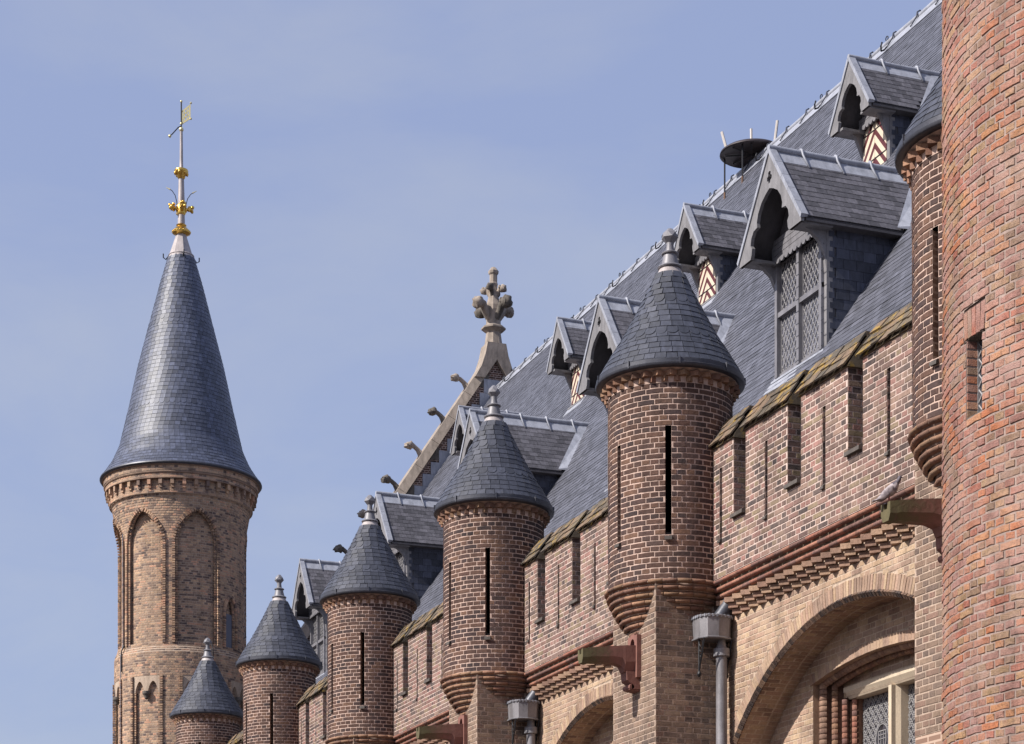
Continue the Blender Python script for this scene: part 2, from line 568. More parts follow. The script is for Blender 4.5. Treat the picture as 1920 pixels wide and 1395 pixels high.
def T4(x, y, z):
    m = np.eye(4); m[:3, 3] = (x, y, z); return m
def RZ(a):
    c, s = math.cos(a), math.sin(a); m = np.eye(4); m[0, 0] = c; m[0, 1] = -s; m[1, 0] = s; m[1, 1] = c; return m
def RX(a):
    c, s = math.cos(a), math.sin(a); m = np.eye(4); m[1, 1] = c; m[1, 2] = -s; m[2, 1] = s; m[2, 2] = c; return m
def RY(a):
    c, s = math.cos(a), math.sin(a); m = np.eye(4); m[0, 0] = c; m[0, 2] = s; m[2, 0] = -s; m[2, 2] = c; return m
def SCL(x, y, z):
    m = np.eye(4); m[0, 0] = x; m[1, 1] = y; m[2, 2] = z; return m
def BASIS(o, x, out):
    x = np.array(x, float); x /= np.linalg.norm(x)
    y = -np.array(out, float); y -= x * (x @ y); y /= np.linalg.norm(y)
    z = np.cross(x, y)
    m = np.eye(4); m[:3, 0] = x; m[:3, 1] = y; m[:3, 2] = z; m[:3, 3] = o
    return m

cy, sy = math.cos(YAW), math.sin(YAW)
def screen(p):
    X, Y, Z = p[..., 0], p[..., 1], p[..., 2] - H0
    t = sy * X + cy * Y
    t = np.where(t < .1, .1, t)
    return 960 + 3800 * (cy * X - sy * Y) / t, 1975 - 3800 * Z / t, t

def pieces(parent, name, rest, items, mat, limit=300, vis=None, smooth=False):
    """parts for the pieces that show largest, one joined stuff part for the others"""
    if not items:
        return
    O = np.array(parent.location) if parent is not None else np.zeros(3)
    MM = np.array([m for _, m in items])
    pos = MM[:, :3, 3] + O
    out = -MM[:, :3, 1]
    out = out / np.linalg.norm(out, axis=1)[:, None]
    d = CAM - pos
    dist = np.linalg.norm(d, axis=1)
    face = (out * d).sum(1) / dist
    sx, syy, t = screen(pos)
    inf = (sx > -10) & (sx < 1930) & (syy > -10) & (syy < 1405)
    score = np.where(inf & (face > .06), face / dist ** 2, 0)
    if vis is not None:
        score = score * vis(sx, syy, pos)
    order = np.argsort(-score)
    ind = [i for i in order[:limit] if score[i] > 0]
    chosen = set(ind)
    for i in ind:
        tp, m = items[i]
        o = bpy.data.objects.new(name, tp.mesh(name, mat))
        o.parent = parent
        o.matrix_local = Matrix(m.tolist())
        COL.objects.link(o)
    others = [i for i in range(len(items)) if i not in chosen]
    if others:
        by = {}
        for i in others:
            by.setdefault(id(items[i][0]), (items[i][0], []))[1].append(i)
        VS, FS, RS = [], [], []
        off = 0
        for tp, idx in by.values():
            m = MM[idx]
            nv, nf = len(tp.V), len(tp.F)
            V = np.einsum('nij,vj->nvi', m[:, :3, :3], tp.V) + m[:, None, :3, 3]
            F = tp.F[None] + (np.arange(len(idx)) * nv)[:, None, None] + off
            VS.append(V.reshape(-1, 3)); FS.append(F.reshape(-1, tp.F.shape[1]))
            RS.append(np.repeat(rng.random(len(idx)), nf))
            off += len(idx) * nv
        me = mesh_np(rest, np.concatenate(VS), np.concatenate(FS), np.concatenate(RS), smooth=any(t.smooth for t, _ in by.values()))
        o = link(rest, me, parent, mat)
        o['kind'] = 'stuff'

def row_iv(k, u0, u1, excl=(), S_=BW, j=JT):
    pitch = S_ + j
    if k % 2 == 0:
        p, off = pitch, (k // 2 % 2) * pitch / 2
    else:
        p, off = pitch / 2, pitch / 4
    a = math.floor(u0 / p) * p - off - p
    res = []
    while a < u1:
        x0, x1 = max(a + j / 2, u0 + .002), min(a + p - j / 2, u1 - .002)
        segs = [(x0, x1)] if x1 - x0 > .03 else []
        for e0, e1 in excl:
            nx = []
            for s0, s1 in segs:
                if e1 <= s0 or e0 >= s1:
                    nx.append((s0, s1))
                else:
                    if e0 - s0 > .03: nx.append((s0, e0 - .002))
                    if s1 - e1 > .03: nx.append((e1 + .002, s1))
            segs = nx
        res += segs
        a += p
    return res
def solid_iv(u0, u1, excl):
    segs = [(u0, u1)]
    for e0, e1 in excl:
        nx = []
        for s0, s1 in segs:
            if e1 <= s0 or e0 >= s1: nx.append((s0, s1))
            else:
                if e0 > s0: nx.append((s0, e0))
                if e1 < s1: nx.append((e1, s1))
        segs = nx
    return segs

class Masonry:
    def __init__(s, parent):
        s.p = parent; s.items = []; s.mv = []; s.mf = []
    def quad(s, a, b, c, d):
        k = len(s.mv); s.mv += [a, b, c, d]; s.mf.append((k, k + 1, k + 2, k + 3))
    def flat(s, alpha, O, u0, u1, z0, z1, excl=None, phase=0, pitch=PITCH):
        """rows of brick on a vertical plane through O, facing RZ(alpha)(0,-1,0)"""
        B = T4(*O) @ RZ(alpha)
        nrow = max(1, int(round((z1 - z0) / pitch)))
        ph = (z1 - z0) / nrow
        for k in range(nrow):
            zc = z0 + (k + .5) * ph
            ex = excl(zc) if excl else ()
            for a, b in row_iv(k + phase, u0, u1, ex):
                tp, sc = flat_tpl(b - a)
                m = B @ T4((a + b) / 2, random.uniform(-.0015, .0015), zc + random.uniform(-.0015, .0015)) @ RY(random.uniform(-.006, .006)) @ SCL(sc, 1, ph / PITCH)
                s.items.append((tp, m))
            for a, b in solid_iv(u0, u1, ex):
                q = [B @ np.array([x, 0, z, 1]) for x, z in ((a, z0 + k * ph), (b, z0 + k * ph), (b, z0 + (k + 1) * ph), (a, z0 + (k + 1) * ph))]
                s.quad(*[tuple(p[:3]) for p in q])
    def cyl(s, Rc, z0, z1, phi0, phi1, excl=None, c=(0, 0), phase=0, seg=.12, Rz=None, pitch=PITCH, rough=1.0, zsc=1.0):
        """rows on a vertical cylinder; u = Rc * azimuth; Rz(z) lets the radius vary"""
        nrow = max(1, int(round((z1 - z0) / pitch)))
        ph = (z1 - z0) / nrow
        for k in range(nrow):
            zc = z0 + (k + .5) * ph
            rr = Rz(zc) if Rz else Rc
            ex = excl(zc) if excl else ()
            u0, u1 = phi0 * Rc, phi1 * Rc
            for a, b in row_iv(k + phase, u0, u1, ex):
                tp, sc = cyl_tpl(b - a, Rc)
                ang = (a + b) / 2 / Rc
                m = T4(*c, 0) @ RZ(ang + math.pi / 2) @ T4(0, -(rr + random.uniform(-.001, .002) * rough), zc + random.uniform(-.0015, .0015) * rough) @ RY(random.uniform(-.005, .005) * rough) @ SCL(sc * (1 - random.random() * .02 * (rough - 1)), 1, ph / PITCH * zsc)
                s.items.append((tp, m))
            ra = Rz(z0 + k * ph) if Rz else Rc
            rb = Rz(z0 + (k + 1) * ph) if Rz else Rc
            for a, b in solid_iv(u0, u1, ex):
                n = max(1, int(math.ceil((b - a) / seg)))
                for i in range(n):
                    p0, p1 = (a + (b - a) * i / n) / Rc, (a + (b - a) * (i + 1) / n) / Rc
                    s.quad((c[0] + ra * math.cos(p0), c[1] + ra * math.sin(p0), z0 + k * ph), (c[0] + ra * math.cos(p1), c[1] + ra * math.sin(p1), z0 + k * ph),
                           (c[0] + rb * math.cos(p1), c[1] + rb * math.sin(p1), z0 + (k + 1) * ph), (c[0] + rb * math.cos(p0), c[1] + rb * math.sin(p0), z0 + (k + 1) * ph))
    def ring(s, alpha, O, uc, zc, r0, r1, a0, a1, w=.062, n_off=0.0):
        """arch voussoirs between radii r0 and r1 (angles from vertical)"""
        B = T4(*O) @ RZ(alpha)
        rm = (r0 + r1) / 2
        n = int(rm * (a1 - a0) / w)
        for i in range(n):
            a = a0 + (a1 - a0) * (i + .5) / n
            m = B @ T4(uc + rm * math.sin(a), -n_off + random.uniform(-.003, .003), zc + rm * math.cos(a)) @ RY(a + math.pi / 2) @ SCL((r1 - r0 - JT) / BW, 1, (w - JT * .8) / CH)
            s.items.append((random.choice(FLAT[.232]), m))
            q = []
            for rr, aa in ((r0, a - .5 * (a1 - a0) / n), (r0, a + .5 * (a1 - a0) / n), (r1 + .09, a + .5 * (a1 - a0) / n), (r1 + .09, a - .5 * (a1 - a0) / n)):
                q.append(tuple((B @ np.array([uc + rr * math.sin(aa), .004 - n_off, zc + rr * math.cos(aa), 1]))[:3]))
            s.quad(*q)
    def finish(s, mb, mm, limit=300, name='brick', rest='brickwork', vis=None):
        pieces(s.p, name, rest, s.items, mb, limit, vis)
        if s.mv:
            me = mesh_np('mortar', np.array(s.mv), np.array(s.mf))
            link('mortar', me, s.p, mm)

def strip_tpl(w, h, th=.008, taper=1.0, curve=None, nx=1, jit=.002, seed=0):
    """slate: outer face, lower rim and side rims. curve(x in -1..1)->drop of the lower edge"""
    q = random.Random(seed)
    V, F = [], []
    for i in range(nx + 1):
        x = -1 + 2 * i / nx
        b = -h / 2 - (curve(x) if curve else 0) + (q.uniform(-jit, jit) if not curve else 0)
        V += [(x * w / 2, 0, b), (x * w / 2, -th, b), (x * w / 2 * taper, -th, h / 2), (x * w / 2 * taper, 0, h / 2)]
    for i in range(nx):
        a, c = i * 4, (i + 1) * 4
        F += [(a, c, c + 1, a + 1), (a + 1, c + 1, c + 2, a + 2), (a + 2, c + 2, c + 3, a + 3)]
    e = nx * 4
    F += [(0, 1, 2, 3), (e + 3, e + 2, e + 1, e)]
    return Tpl(V, F)

def empty(name, loc, label, cat, group=None):
    o = bpy.data.objects.new(name, None)
    o.empty_display_size = .3
    COL.objects.link(o)
    o.location = loc
    o['label'] = label
    o['category'] = cat
    if group: o['group'] = group
    return o
def tag(o, label, cat, group=None):
    o['label'] = label; o['category'] = cat
    if group: o['group'] = group
    return o
def copy_tree(o, parent=None):
    c = o.copy(); COL.objects.link(c); c.parent = parent
    for ch in o.children:
        copy_tree(ch, c)
    return c

# shared templates
def dentil_tpl(a=.145, h=PITCH * .92):
    r = a / math.sqrt(2)
    V = [(0, -r, -h / 2), (r, 0, -h / 2), (0, r, -h / 2), (-r, 0, -h / 2), (0, -r, h / 2), (r, 0, h / 2), (0, r, h / 2), (-r, 0, h / 2)]
    return Tpl(V, [(3, 2, 1, 0), (4, 5, 6, 7), (0, 1, 5, 4), (1, 2, 6, 5), (2, 3, 7, 6), (3, 0, 4, 7)])
DENT = dentil_tpl()
DENT_T = dentil_tpl(.158)
DENT_W = dentil_tpl(.135, PITCH * .9)
def roll_tpl(w=.2, r=.038, n=6, seed=0):
    q = random.Random(seed)
    V, F = [], []
    for i, x in enumerate((-w / 2, -w / 2 + .006, w / 2 - .006, w / 2)):
        rr = r - .006 if i in (0, 3) else r
        for k in range(n + 1):
            a = -math.pi / 2 + math.pi * k / n
            V.append((x, -rr * math.cos(a) * 1.15, rr * math.sin(a)))
    for i in range(3):
        for k in range(n):
            a = i * (n + 1) + k; b = a + n + 1
            F.append((a, b, b + 1, a + 1))
    return Tpl(V, F, smooth=True)
ROLL = [roll_tpl(.2)]

# ================================================================== SETTING
gr = Geo().box(-400, 400, -400, 400, -0.5, 0).build('ground', M['ground'])
gr['kind'] = 'structure'

# ================================================================== TURRETS
XT = 12.03
TY = [17.58, 25.39, 32.42, 39.66, 47.03, 54.92]
ZB = 5.75                                     # zp of a turret's foot

def cone_rows(profile, expo, n0, scallop=(), thick=.012, min_n=8, seed=3):
    """rows of slates on a cone of the given (r, z) profile, from the eave up"""
    q = random.Random(seed)
    pts = [np.array(p, float) for p in profile]
    segl = [np.linalg.norm(pts[i + 1] - pts[i]) for i in range(len(pts) - 1)]
    L = sum(segl)
    def at(s_):
        for i, l in enumerate(segl):
            if s_ <= l or i == len(segl) - 1:
                d = (pts[i + 1] - pts[i]) / l
                return pts[i] + d * s_
            s_ -= l
    items = []
    n = int(L / expo)
    e = L / n
    for k in range(n):
        a, b = at(k * e), at(min((k + 1) * e + .03, L))
        cnt = max(min_n, int(round(2 * math.pi * a[0] / n0)))
        h = np.linalg.norm(b - a)
        p = math.atan2(b[1] - a[1], a[0] - b[0])
        w = 2 * a[0] * math.tan(math.pi / cnt) - .005
        mid = (a + b) / 2
        cur = None; nx = 1
        if k in scallop:
            nx = 8; cur = lambda x: .065 * math.sqrt(max(0, 1 - x * x)) - .015
        tps = [strip_tpl(w, h, thick, taper=max(.5, b[0] / a[0]), curve=cur, nx=nx, jit=.003, seed=k * 5 + j) for j in range(2)]
        off = q.random() * .1 + (k % 2) * .5
        for i in range(cnt):
            ang = 2 * math.pi * (i + off) / cnt
            sl_ip = q.random() < .02
            m = RZ(ang + math.pi / 2) @ T4(0, -(mid[0] + .002 + (.006 if sl_ip else 0)), mid[1] - (.018 if sl_ip else 0)) @ RX(-(math.pi / 2 - p) - .06 + q.uniform(-.028, .028)) @ RY(q.uniform(-.012, .012) * (4 if sl_ip else 1)) @ SCL(1 + q.uniform(-.015, .01), 1, 1)
            items.append((tps[i % 2], m))
    return items

def facet_knob(g, z, r, h, n=6, rot=.3):
    """lead bud with cut facets"""
    rings = [(r * .35, z - h * .5), (r, z - h * .12), (r * .82, z + h * .2), (r * .3, z + h * .5), (0.001, z + h * .52)]
    vs = []
    for k, (rr, zz) in enumerate(rings):
        for i in range(n):
            a = rot + 2 * math.pi * (i + (k % 2) * .5) / n
            vs.append((rr * math.cos(a), rr * math.sin(a), zz))
    fs = []
    for k in range(len(rings) - 1):
        for i in range(n):
            j = (i + 1) % n
            if k % 2 == 0:
                fs += [(k * n + i, k * n + j, (k + 1) * n + i), (k * n + j, (k + 1) * n + j, (k + 1) * n + i)]
            else:
                fs += [(k * n + i, (k + 1) * n + j, (k + 1) * n + i), (k * n + i, k * n + j, (k + 1) * n + j)]
    fs.append(tuple(range(n - 1, -1, -1)))
    g.add(vs, fs)

SLIT = [(R(243.0), 6.95, 8.42), (R(190.5), 6.95, 8.25)]        # azimuth, bottom, top of the arrow slits
def make_turret(y, label, group):
    t = empty('bartizan_turret', (XT, y, H0 + ZB), label, 'turret', group)
    t.rotation_euler = (R(random.uniform(-.25, .25)), R(random.uniform(-.25, .25)), 0)
    kr = random.random()
    z = lambda v: v - ZB
    Rb = .855
    ms = Masonry(t)
    sw = .042
    def ex(zc):
        v = zc + ZB
        out = []
        for ph, a, b in SLIT:
            if a < v < b:
                out.append((ph * Rb - sw, ph * Rb + sw))
        return out
    ms.cyl(Rb, z(6.37), z(9.0), R(60), R(420), ex)
    ms.finish(M['brick_turret'], M['mortar_turret'], 300)
    # slit recesses
    for ph, a, b in SLIT:
        g = Geo(); g.M = Matrix.Rotation(ph + math.pi / 2, 4, 'Z')
        za, zb = z(a), z(b)
        r0, r1 = Rb - .004, Rb - .3
        for sgn in (-1, 1):
            gs = Geo(); gs.M = g.M
            gs.hexa([(sgn * sw, -r0, za), (sgn * (sw + .02), -r0, za), (sgn * (sw + .02), -r1, za), (sgn * sw, -r1, za), (sgn * sw, -r0, zb), (sgn * (sw + .02), -r0, zb), (sgn * (sw + .02), -r1, zb), (sgn * sw, -r1, zb)])
            gs.build('slit_reveal', M['back_brick'], t)
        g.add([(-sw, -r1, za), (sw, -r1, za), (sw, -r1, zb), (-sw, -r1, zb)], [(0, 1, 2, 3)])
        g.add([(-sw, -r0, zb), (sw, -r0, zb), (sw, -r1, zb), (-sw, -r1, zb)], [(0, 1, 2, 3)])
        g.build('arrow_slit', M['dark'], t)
        g = Geo(); g.M = Matrix.Rotation(ph + math.pi / 2, 4, 'Z')
        g.hexa([(-.05, -(Rb + .045), za - .07), (.05, -(Rb + .045), za - .07), (.045, -(Rb - .15), za - .03), (-.045, -(Rb - .15), za - .03),
                (-.05, -(Rb + .04), za - .03), (.05, -(Rb + .04), za - .03), (.045, -(Rb - .15), za + .07), (-.045, -(Rb - .15), za + .07)])
        g.build('slit_sill', M['sill'], t)
    # dentil courses under the eave
    dn = []
    for k, rr in enumerate((.80, .85)):
        n = 33
        for i in range(n):
            a = 2 * math.pi * (i + .5 * k) / n
            dn.append((DENT_T, RZ(a + math.pi / 2) @ T4(0, -rr, z(9.035 + k * PITCH)) @ RX(random.uniform(-.02, .02))))
    pieces(t, 'dentil_brick', 'dentil_bricks_behind', dn, M['brick_corbel'], 60)  # darker corbel brick puts the eave's shade into the dentil colour
    g = Geo(); g.lathe([(Rb + .01, z(8.99)), (Rb + .02, z(9.15)), (.90, z(9.155)), (.985, z(9.19)), (.985, z(9.2))], 48)
    g.build('dentil_backing', M['mortar_turret'], t, True, 30)
    # corbel rings at the foot
    cr = []
    radii = [(.900, 6.335), (.872, 6.252), (.838, 6.169), (.795, 6.086), (.748, 6.003), (.695, 5.920), (.635, 5.837), (.565, 5.754)]
    prof = []
    for k, (rr, zz) in enumerate(radii):
        n = max(8, int(2 * math.pi * rr / .2))
        for i in range(n):
            a = 2 * math.pi * (i + .37 * k) / n
            w = 2 * math.pi * rr / n - .006
            cr.append((ROLL[0], RZ(a + math.pi / 2) @ T4(0, -(rr - .04), z(zz)) @ SCL(w / .2, 1.2, .84)))
        prof += [(rr - .065, z(zz + .042)), (rr - .065, z(zz - .042))]
    pieces(t, 'corbel_brick', 'corbel_bricks_behind', cr, M['brick_corbel'], 120)
    g = Geo(); g.lathe([(.86, z(6.39))] + prof + [(.1, z(5.70))], 40)
    g.build('corbel_core', M['mortar_turret'], t)
    # slated cone
    cone = [(1.0, z(9.27)), (.955, z(9.35)), (.85, z(9.53)), (.66, z(9.83)), (.435, z(10.24)), (.245, z(10.62)), (.195, z(10.74))]
    g = Geo(); g.lathe([(r - .015, zz) for r, zz in cone], 40)
    core = g.build('cone_roof', M['slate'], t, True)
    sl_ = cone_rows(cone, .103, .155, (5, 11))
    pieces_child(core, t, sl_, M['slate'], 260)
    # gutter rim
    g = Geo()
    n = 48
    g.lathe([(.86, z(9.175)), (.95, z(9.17)), (1.018, z(9.175)), (1.03, z(9.19)), (1.035, z(9.215)), (1.02, z(9.225)), (1.022, z(9.27)), (1.005, z(9.285)), (.95, z(9.285))], n)
    g.build('gutter_rim', M['lead_dark'], t, True, 50)
    for i in range(9):
        a = 2 * math.pi * (i + .3) / 9
        q = Geo(); q.M = Matrix.Rotation(a + math.pi / 2, 4, 'Z')
        q.box(-.006, .006, -1.04, -.99, z(9.19), z(9.29))
        q.build('gutter_joint', M['lead_dark'], t)
    # lead cap with scalloped skirt and bud finial
    g = Geo()
    prof = [(.235, z(10.64)), (.205, z(10.70)), (.15, z(10.82)), (.13, z(10.845))]
    g.lathe(prof, 32)
    for i in range(14):
        a = 2 * math.pi * i / 14
        g.add([(.236 * math.cos(a - .2), .236 * math.sin(a - .2), z(10.65)), (.262 * math.cos(a), .262 * math.sin(a), z(10.585)), (.236 * math.cos(a + .2), .236 * math.sin(a + .2), z(10.65))], [(0, 1, 2)])
    g.build('lead_skirt', M['lead_warm'], t, True, 40)
    g = Geo()
    g.lathe([(.13, z(10.83)), (.165, z(10.835)), (.175, z(10.85)), (.16, z(10.87)), (.125, z(10.88)), (.105, z(10.96)), (.09, z(11.03)), (.115, z(11.035)), (.12, z(11.05)), (.1, z(11.065)), (.062, z(11.08)), (.05, z(11.16)), (.055, z(11.22))], 20)
    g.build('finial_stem', M['lead_mid'], t, True, 40)
    g = Geo(); facet_knob(g, z(11.285), .115 * random.uniform(.95, 1.08), .21, 6, kr)
    g.build('finial_bud', M['lead_mid'], t)
    return t

def pieces_child(core, root, items, mat, limit, name='slate', rest='slates_out_of_sight'):
    """slates are sub-parts: children of the roof part (which sits at its thing's origin)"""
    class P: pass
    # temporarily score with the root's location
    before = set(bpy.data.objects.keys()) if False else None
    _pieces_at(core, root.location, name, rest, items, mat, limit)

def _pieces_at(parent, loc, name, rest, items, mat, limit, vis=None):
    fake = parent.location.copy()
    parent.location = loc
    pieces(parent, name, rest, items, mat, limit, vis)
    parent.location = fake

TLAB = ['slate-coned brick turret half hidden behind the big round tower at the right edge',
        'largest fully visible brick turret with slate cone, beside the tall dormer with leaded windows',
        'second largest fully visible brick turret with slate cone, in front of the stone-gabled roof end',
        'brick turret with slate cone just left of the red stone waterspout at the bottom edge',
        'small slate-coned brick turret second from the left, right of the tall spired tower',
        'smallest and leftmost slate-coned turret, standing against the tall spired tower']
for y, lab in zip(TY, TLAB):
    random.seed(int(y * 10))
    make_turret(y, lab, 'corner turrets along the parapet')

# ================================================================== PIERS UNDER THE TURRETS
XP, XW, XL, XBK = 11.48, 12.28, 12.53, 13.05
PN = ['at the right edge, partly behind the round tower', 'with the whole waterspout, left of the lead downpipe',
      'with the cut off waterspout at the bottom edge', 'below the third turret', 'below the fourth turret', 'below the leftmost turret']
PL = ['narrow brick pier between the arched window bay and the round tower at right',
      'brick pier carrying the whole red waterspout, directly left of the lead downpipe',
      'brick pier at the bottom edge below the second largest turret',
      'brick pier below the turret whose cone stands against the dormers, mostly out of frame',
      'brick pier below the second turret from the left', 'brick pier below the leftmost turret']
for i, y in enumerate(TY):
    random.seed(50 + i)
    p = empty('brick_pier', (XP, y, 0), PL[i], 'pier', 'piers under the turrets')
    hw = .70
    zt = H0 + 6.36
    zb = H0 + 3.3
    ms = Masonry(p)
    ms.flat(-math.pi / 2, (0, 0, 0), -hw, hw, zb, zt)                          # front, facing the court
    ms.flat(0, (0, -hw, 0), 0, XBK - XP, zb, zt, phase=1)                      # side facing the viewer
    ms.flat(math.pi, (0, hw, 0), -(XBK - XP), 0, zb, zt, phase=1)
    ms.finish(M['brick_pier'], M['mortar_pier'], 300)
    g = Geo(); g.box(.004, XBK - XP, -hw + .004, hw - .004, 0, zb); g.box(.05, XBK - XP, -hw + .05, hw - .05, zb, zt)
    g.build('pier_core', M['back_brick'], p)

# ================================================================== PARAPETS
def roll_and_dentils(p, y0, y1, x0):
    """three bullnose rolls over three stepped rows of angled bricks, facing -X; local to p (at x0)"""
    L = y1 - y0
    it = []
    for k, (dx, zz) in enumerate(((.0, 6.33), (.045, 6.245), (.09, 6.16))):
        n = int(L / .205)
        for i in range(n):
            yy = y0 + L * (i + .5) / n
            it.append((ROLL[0], T4(dx + .02, yy, H0 + zz) @ RZ(-math.pi / 2) @ RY(random.uniform(-.008, .008)) @ SCL((L / n - .005) / .2, 1.15, .86)))
    pieces(p, 'moulded_brick', 'moulded_bricks_behind', it, M['brick_red'], 200)
    dn = []
    n = int(L / .228)
    for k in range(3):
        for i in range(n):
            yy = y0 + L * (i + .5) / n
            dn.append((DENT_W, T4(.125 + k * .06, yy, H0 + 6.10 - (k + .5) * (PITCH)) @ RZ(-math.pi / 2) @ SCL(1, 1, 1)))
    pieces(p, 'dentil_brick', 'dentil_bricks_behind', dn, M['brick_dentil'], 200)
    g = Geo()
    g.box(.065, .6, y0, y1, H0 + 6.285, H0 + 6.37); g.box(.11, .6, y0, y1, H0 + 6.2, H0 + 6.285); g.box(.155, .6, y0, y1, H0 + 6.10, H0 + 6.2)
    for k in range(3):
        g.box(.16 + k * .06, .6, y0, y1, H0 + 6.10 - (k + 1) * PITCH, H0 + 6.10 - k * PITCH)
    g.build('moulding_bed', M['mortar_wall'], p)

BAYL = ['the big foreground bay', 'the second bay', 'the third bay', 'the fourth bay', 'the fifth bay']
PAR = ['large foreground crenellated brick parapet between the biggest turret and the right edge',
       'crenellated brick parapet between the biggest turret and the second largest turret',
       'crenellated brick parapet between the second largest turret and the one to its left',
       'short crenellated parapet strip between the third and second turrets from the left',
       'crenellated parapet strip right of the leftmost turret, mostly hidden']
for b in range(5):
    random.seed(100 + b)
    ya, yb = TY[b], TY[b + 1]
    L = yb - ya
    p = empty('parapet_wall', (XW, (ya + yb) / 2, 0), PAR[b], 'parapet', 'parapets between the turrets')
    yc = (ya + yb) / 2
    step = L / 5.28 if b == 0 else L / 5.0
    slots, slits = [], []
    y = yb - 1.415
    while y - .35 > ya + .5:
        slots.append((y - .35, y)); y -= 1.477
    for k in range(len(slots) - 1):
        m = (slots[k][0] + slots[k + 1][1]) / 2
        slits.append((m - .04, m + .04))
    if slots:
        slits.append((slots[-1][0] - .6, slots[-1][0] - .52))
        slits.append((slots[0][1] + .33, slots[0][1] + .41))
    slits = [s_ for s_ in slits if s_[0] > ya + .95 and s_[1] < yb - .8]
    zp0, zp1, zs = 6.37, 8.13, 7.13
    ms = Masonry(p)
    def ex(zc):
        v = zc - H0; o = []
        if v > zs: o += [(-(e1 - yc), -(e0 - yc)) for e0, e1 in slots]
        if 6.9 < v < 7.86: o += [(-(e1 - yc), -(e0 - yc)) for e0, e1 in slits]
        return sorted(o)
    ms.flat(-math.pi / 2, (0, 0, 0), -(yb - yc), (yc - ya), H0 + zp0, H0 + zp1, ex)
    for e0, e1 in slots:      # jambs of the crenels
        ms.flat(0, (0, e1 - yc, 0), 0, .5, H0 + zs - .03, H0 + zp1, phase=1)
        ms.flat(math.pi, (0, e0 - yc, 0), -.5, 0, H0 + zs - .03, H0 + zp1, phase=1)
    for e0, e1 in slits:
        ms.flat(0, (0, e1 - yc, 0), 0, .3, H0 + 6.9, H0 + 7.86, phase=1)
        ms.flat(math.pi, (0, e0 - yc, 0), -.3, 0, H0 + 6.9, H0 + 7.86, phase=1)
    ms.finish(M['brick_parapet'], M['mortar_parapet'], 300)
    g = Geo()
    yy = [ya] + [v for s_ in sorted(slots) for v in s_] + [yb]
    for k in range(0, len(yy), 2):
        g.box(.49, .5, yy[k] - yc, yy[k + 1] - yc, H0 + zs, H0 + zp1)
    g.box(.49, .5, ya - yc, yb - yc, H0 + 6.1, H0 + zs)
    g.build('rear_face', M['back_brick'], p)
    for e0, e1 in slits:
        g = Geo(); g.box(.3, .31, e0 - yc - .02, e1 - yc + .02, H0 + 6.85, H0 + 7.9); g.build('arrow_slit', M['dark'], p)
        g = Geo()
        g.hexa([(-.04, e0 - yc, H0 + 6.83), (-.04, e1 - yc, H0 + 6.83), (.2, e1 - yc, H0 + 6.86), (.2, e0 - yc, H0 + 6.86),
                (-.035, e0 - yc, H0 + 6.865), (-.035, e1 - yc, H0 + 6.865), (.2, e1 - yc, H0 + 7.04), (.2, e0 - yc, H0 + 7.04)])
        g.build('slit_sill', M['sill'], p)
    for e0, e1 in slots:
        g = Geo()
        g.hexa([(-.06, e0 - yc + .004, H0 + zs - .07), (-.06, e1 - yc - .004, H0 + zs - .07), (.49, e1 - yc - .004, H0 + zs - .05), (.49, e0 - yc + .004, H0 + zs - .05),
                (-.055, e0 - yc + .004, H0 + zs - .02), (-.055, e1 - yc - .004, H0 + zs - .02), (.49, e1 - yc - .004, H0 + zs + .3), (.49, e0 - yc + .004, H0 + zs + .3)])
        g.build('crenel_sill', M['sill'], p)
    # caps over the merlons: sloping tiles, ridge bricks
    edges = [ya] + [v for s_ in sorted(slots) for v in s_] + [yb]
    tiles, core = [], Geo()
    for k in range(0, len(edges), 2):
        c0 = edges[k] - yc - (.05 if k else 0); c1 = edges[k + 1] - yc + (.05 if k + 2 < len(edges) else 0)
        prof = [(-.03, 8.13), (.0, 8.19), (.25, 8.53), (.35, 8.53), (.5, 8.19), (.5, 8.13)]
        core.prism([(a, b_) for a, b_ in prof], lambda u, v, d: (u, d, H0 + v), c0, c1)
        sl = math.hypot(.29, .40); pit = math.atan2(.40, .29)
        for r_ in range(3):
            n = max(1, int((c1 - c0) / (.16 if r_ == 0 else .21)))
            for i in range(n):
                w = (c1 - c0) / n - .006
                s_ = (r_ + .5) * sl / 3
                key = round(w, 2)
                tp = strip_tpl(w, sl / 3 + .02, .022, jit=.006, seed=i + r_ * 9)
                m = T4(-.055 + s_ * math.cos(pit), c0 + (c1 - c0) * (i + .5) / n, H0 + 8.155 + s_ * math.sin(pit)) @ RZ(-math.pi / 2) @ RX(-(math.pi / 2 - pit) - .06 + random.uniform(-.07, .05)) @ RY(random.uniform(-.04, .04)) @ T4(0, random.uniform(-.008, .008), random.uniform(-.018, .012))
                tiles.append((tp, m))
        n = max(1, int((c1 - c0) / .22))
        for i in range(n):
            w = (c1 - c0) / n - .01
            tp, sc = flat_tpl(w)
            g2 = T4(.25 + random.uniform(-.01, .01), c0 + (c1 - c0) * (i + .5) / n, H0 + 8.55 + random.uniform(-.012, .008)) @ RZ(-math.pi / 2) @ RY(random.uniform(-.03, .03)) @ SCL(sc, 6, 1)
            tiles.append((tp, g2))
    core.build('cap_core', M['brick_cap'], p)
    pieces(p, 'cap_tile', 'cap_tiles_behind', tiles, M['brick_cap'], 120)
    roll_and_dentils(p, ya - yc + .5, yb - yc - .5, XW)

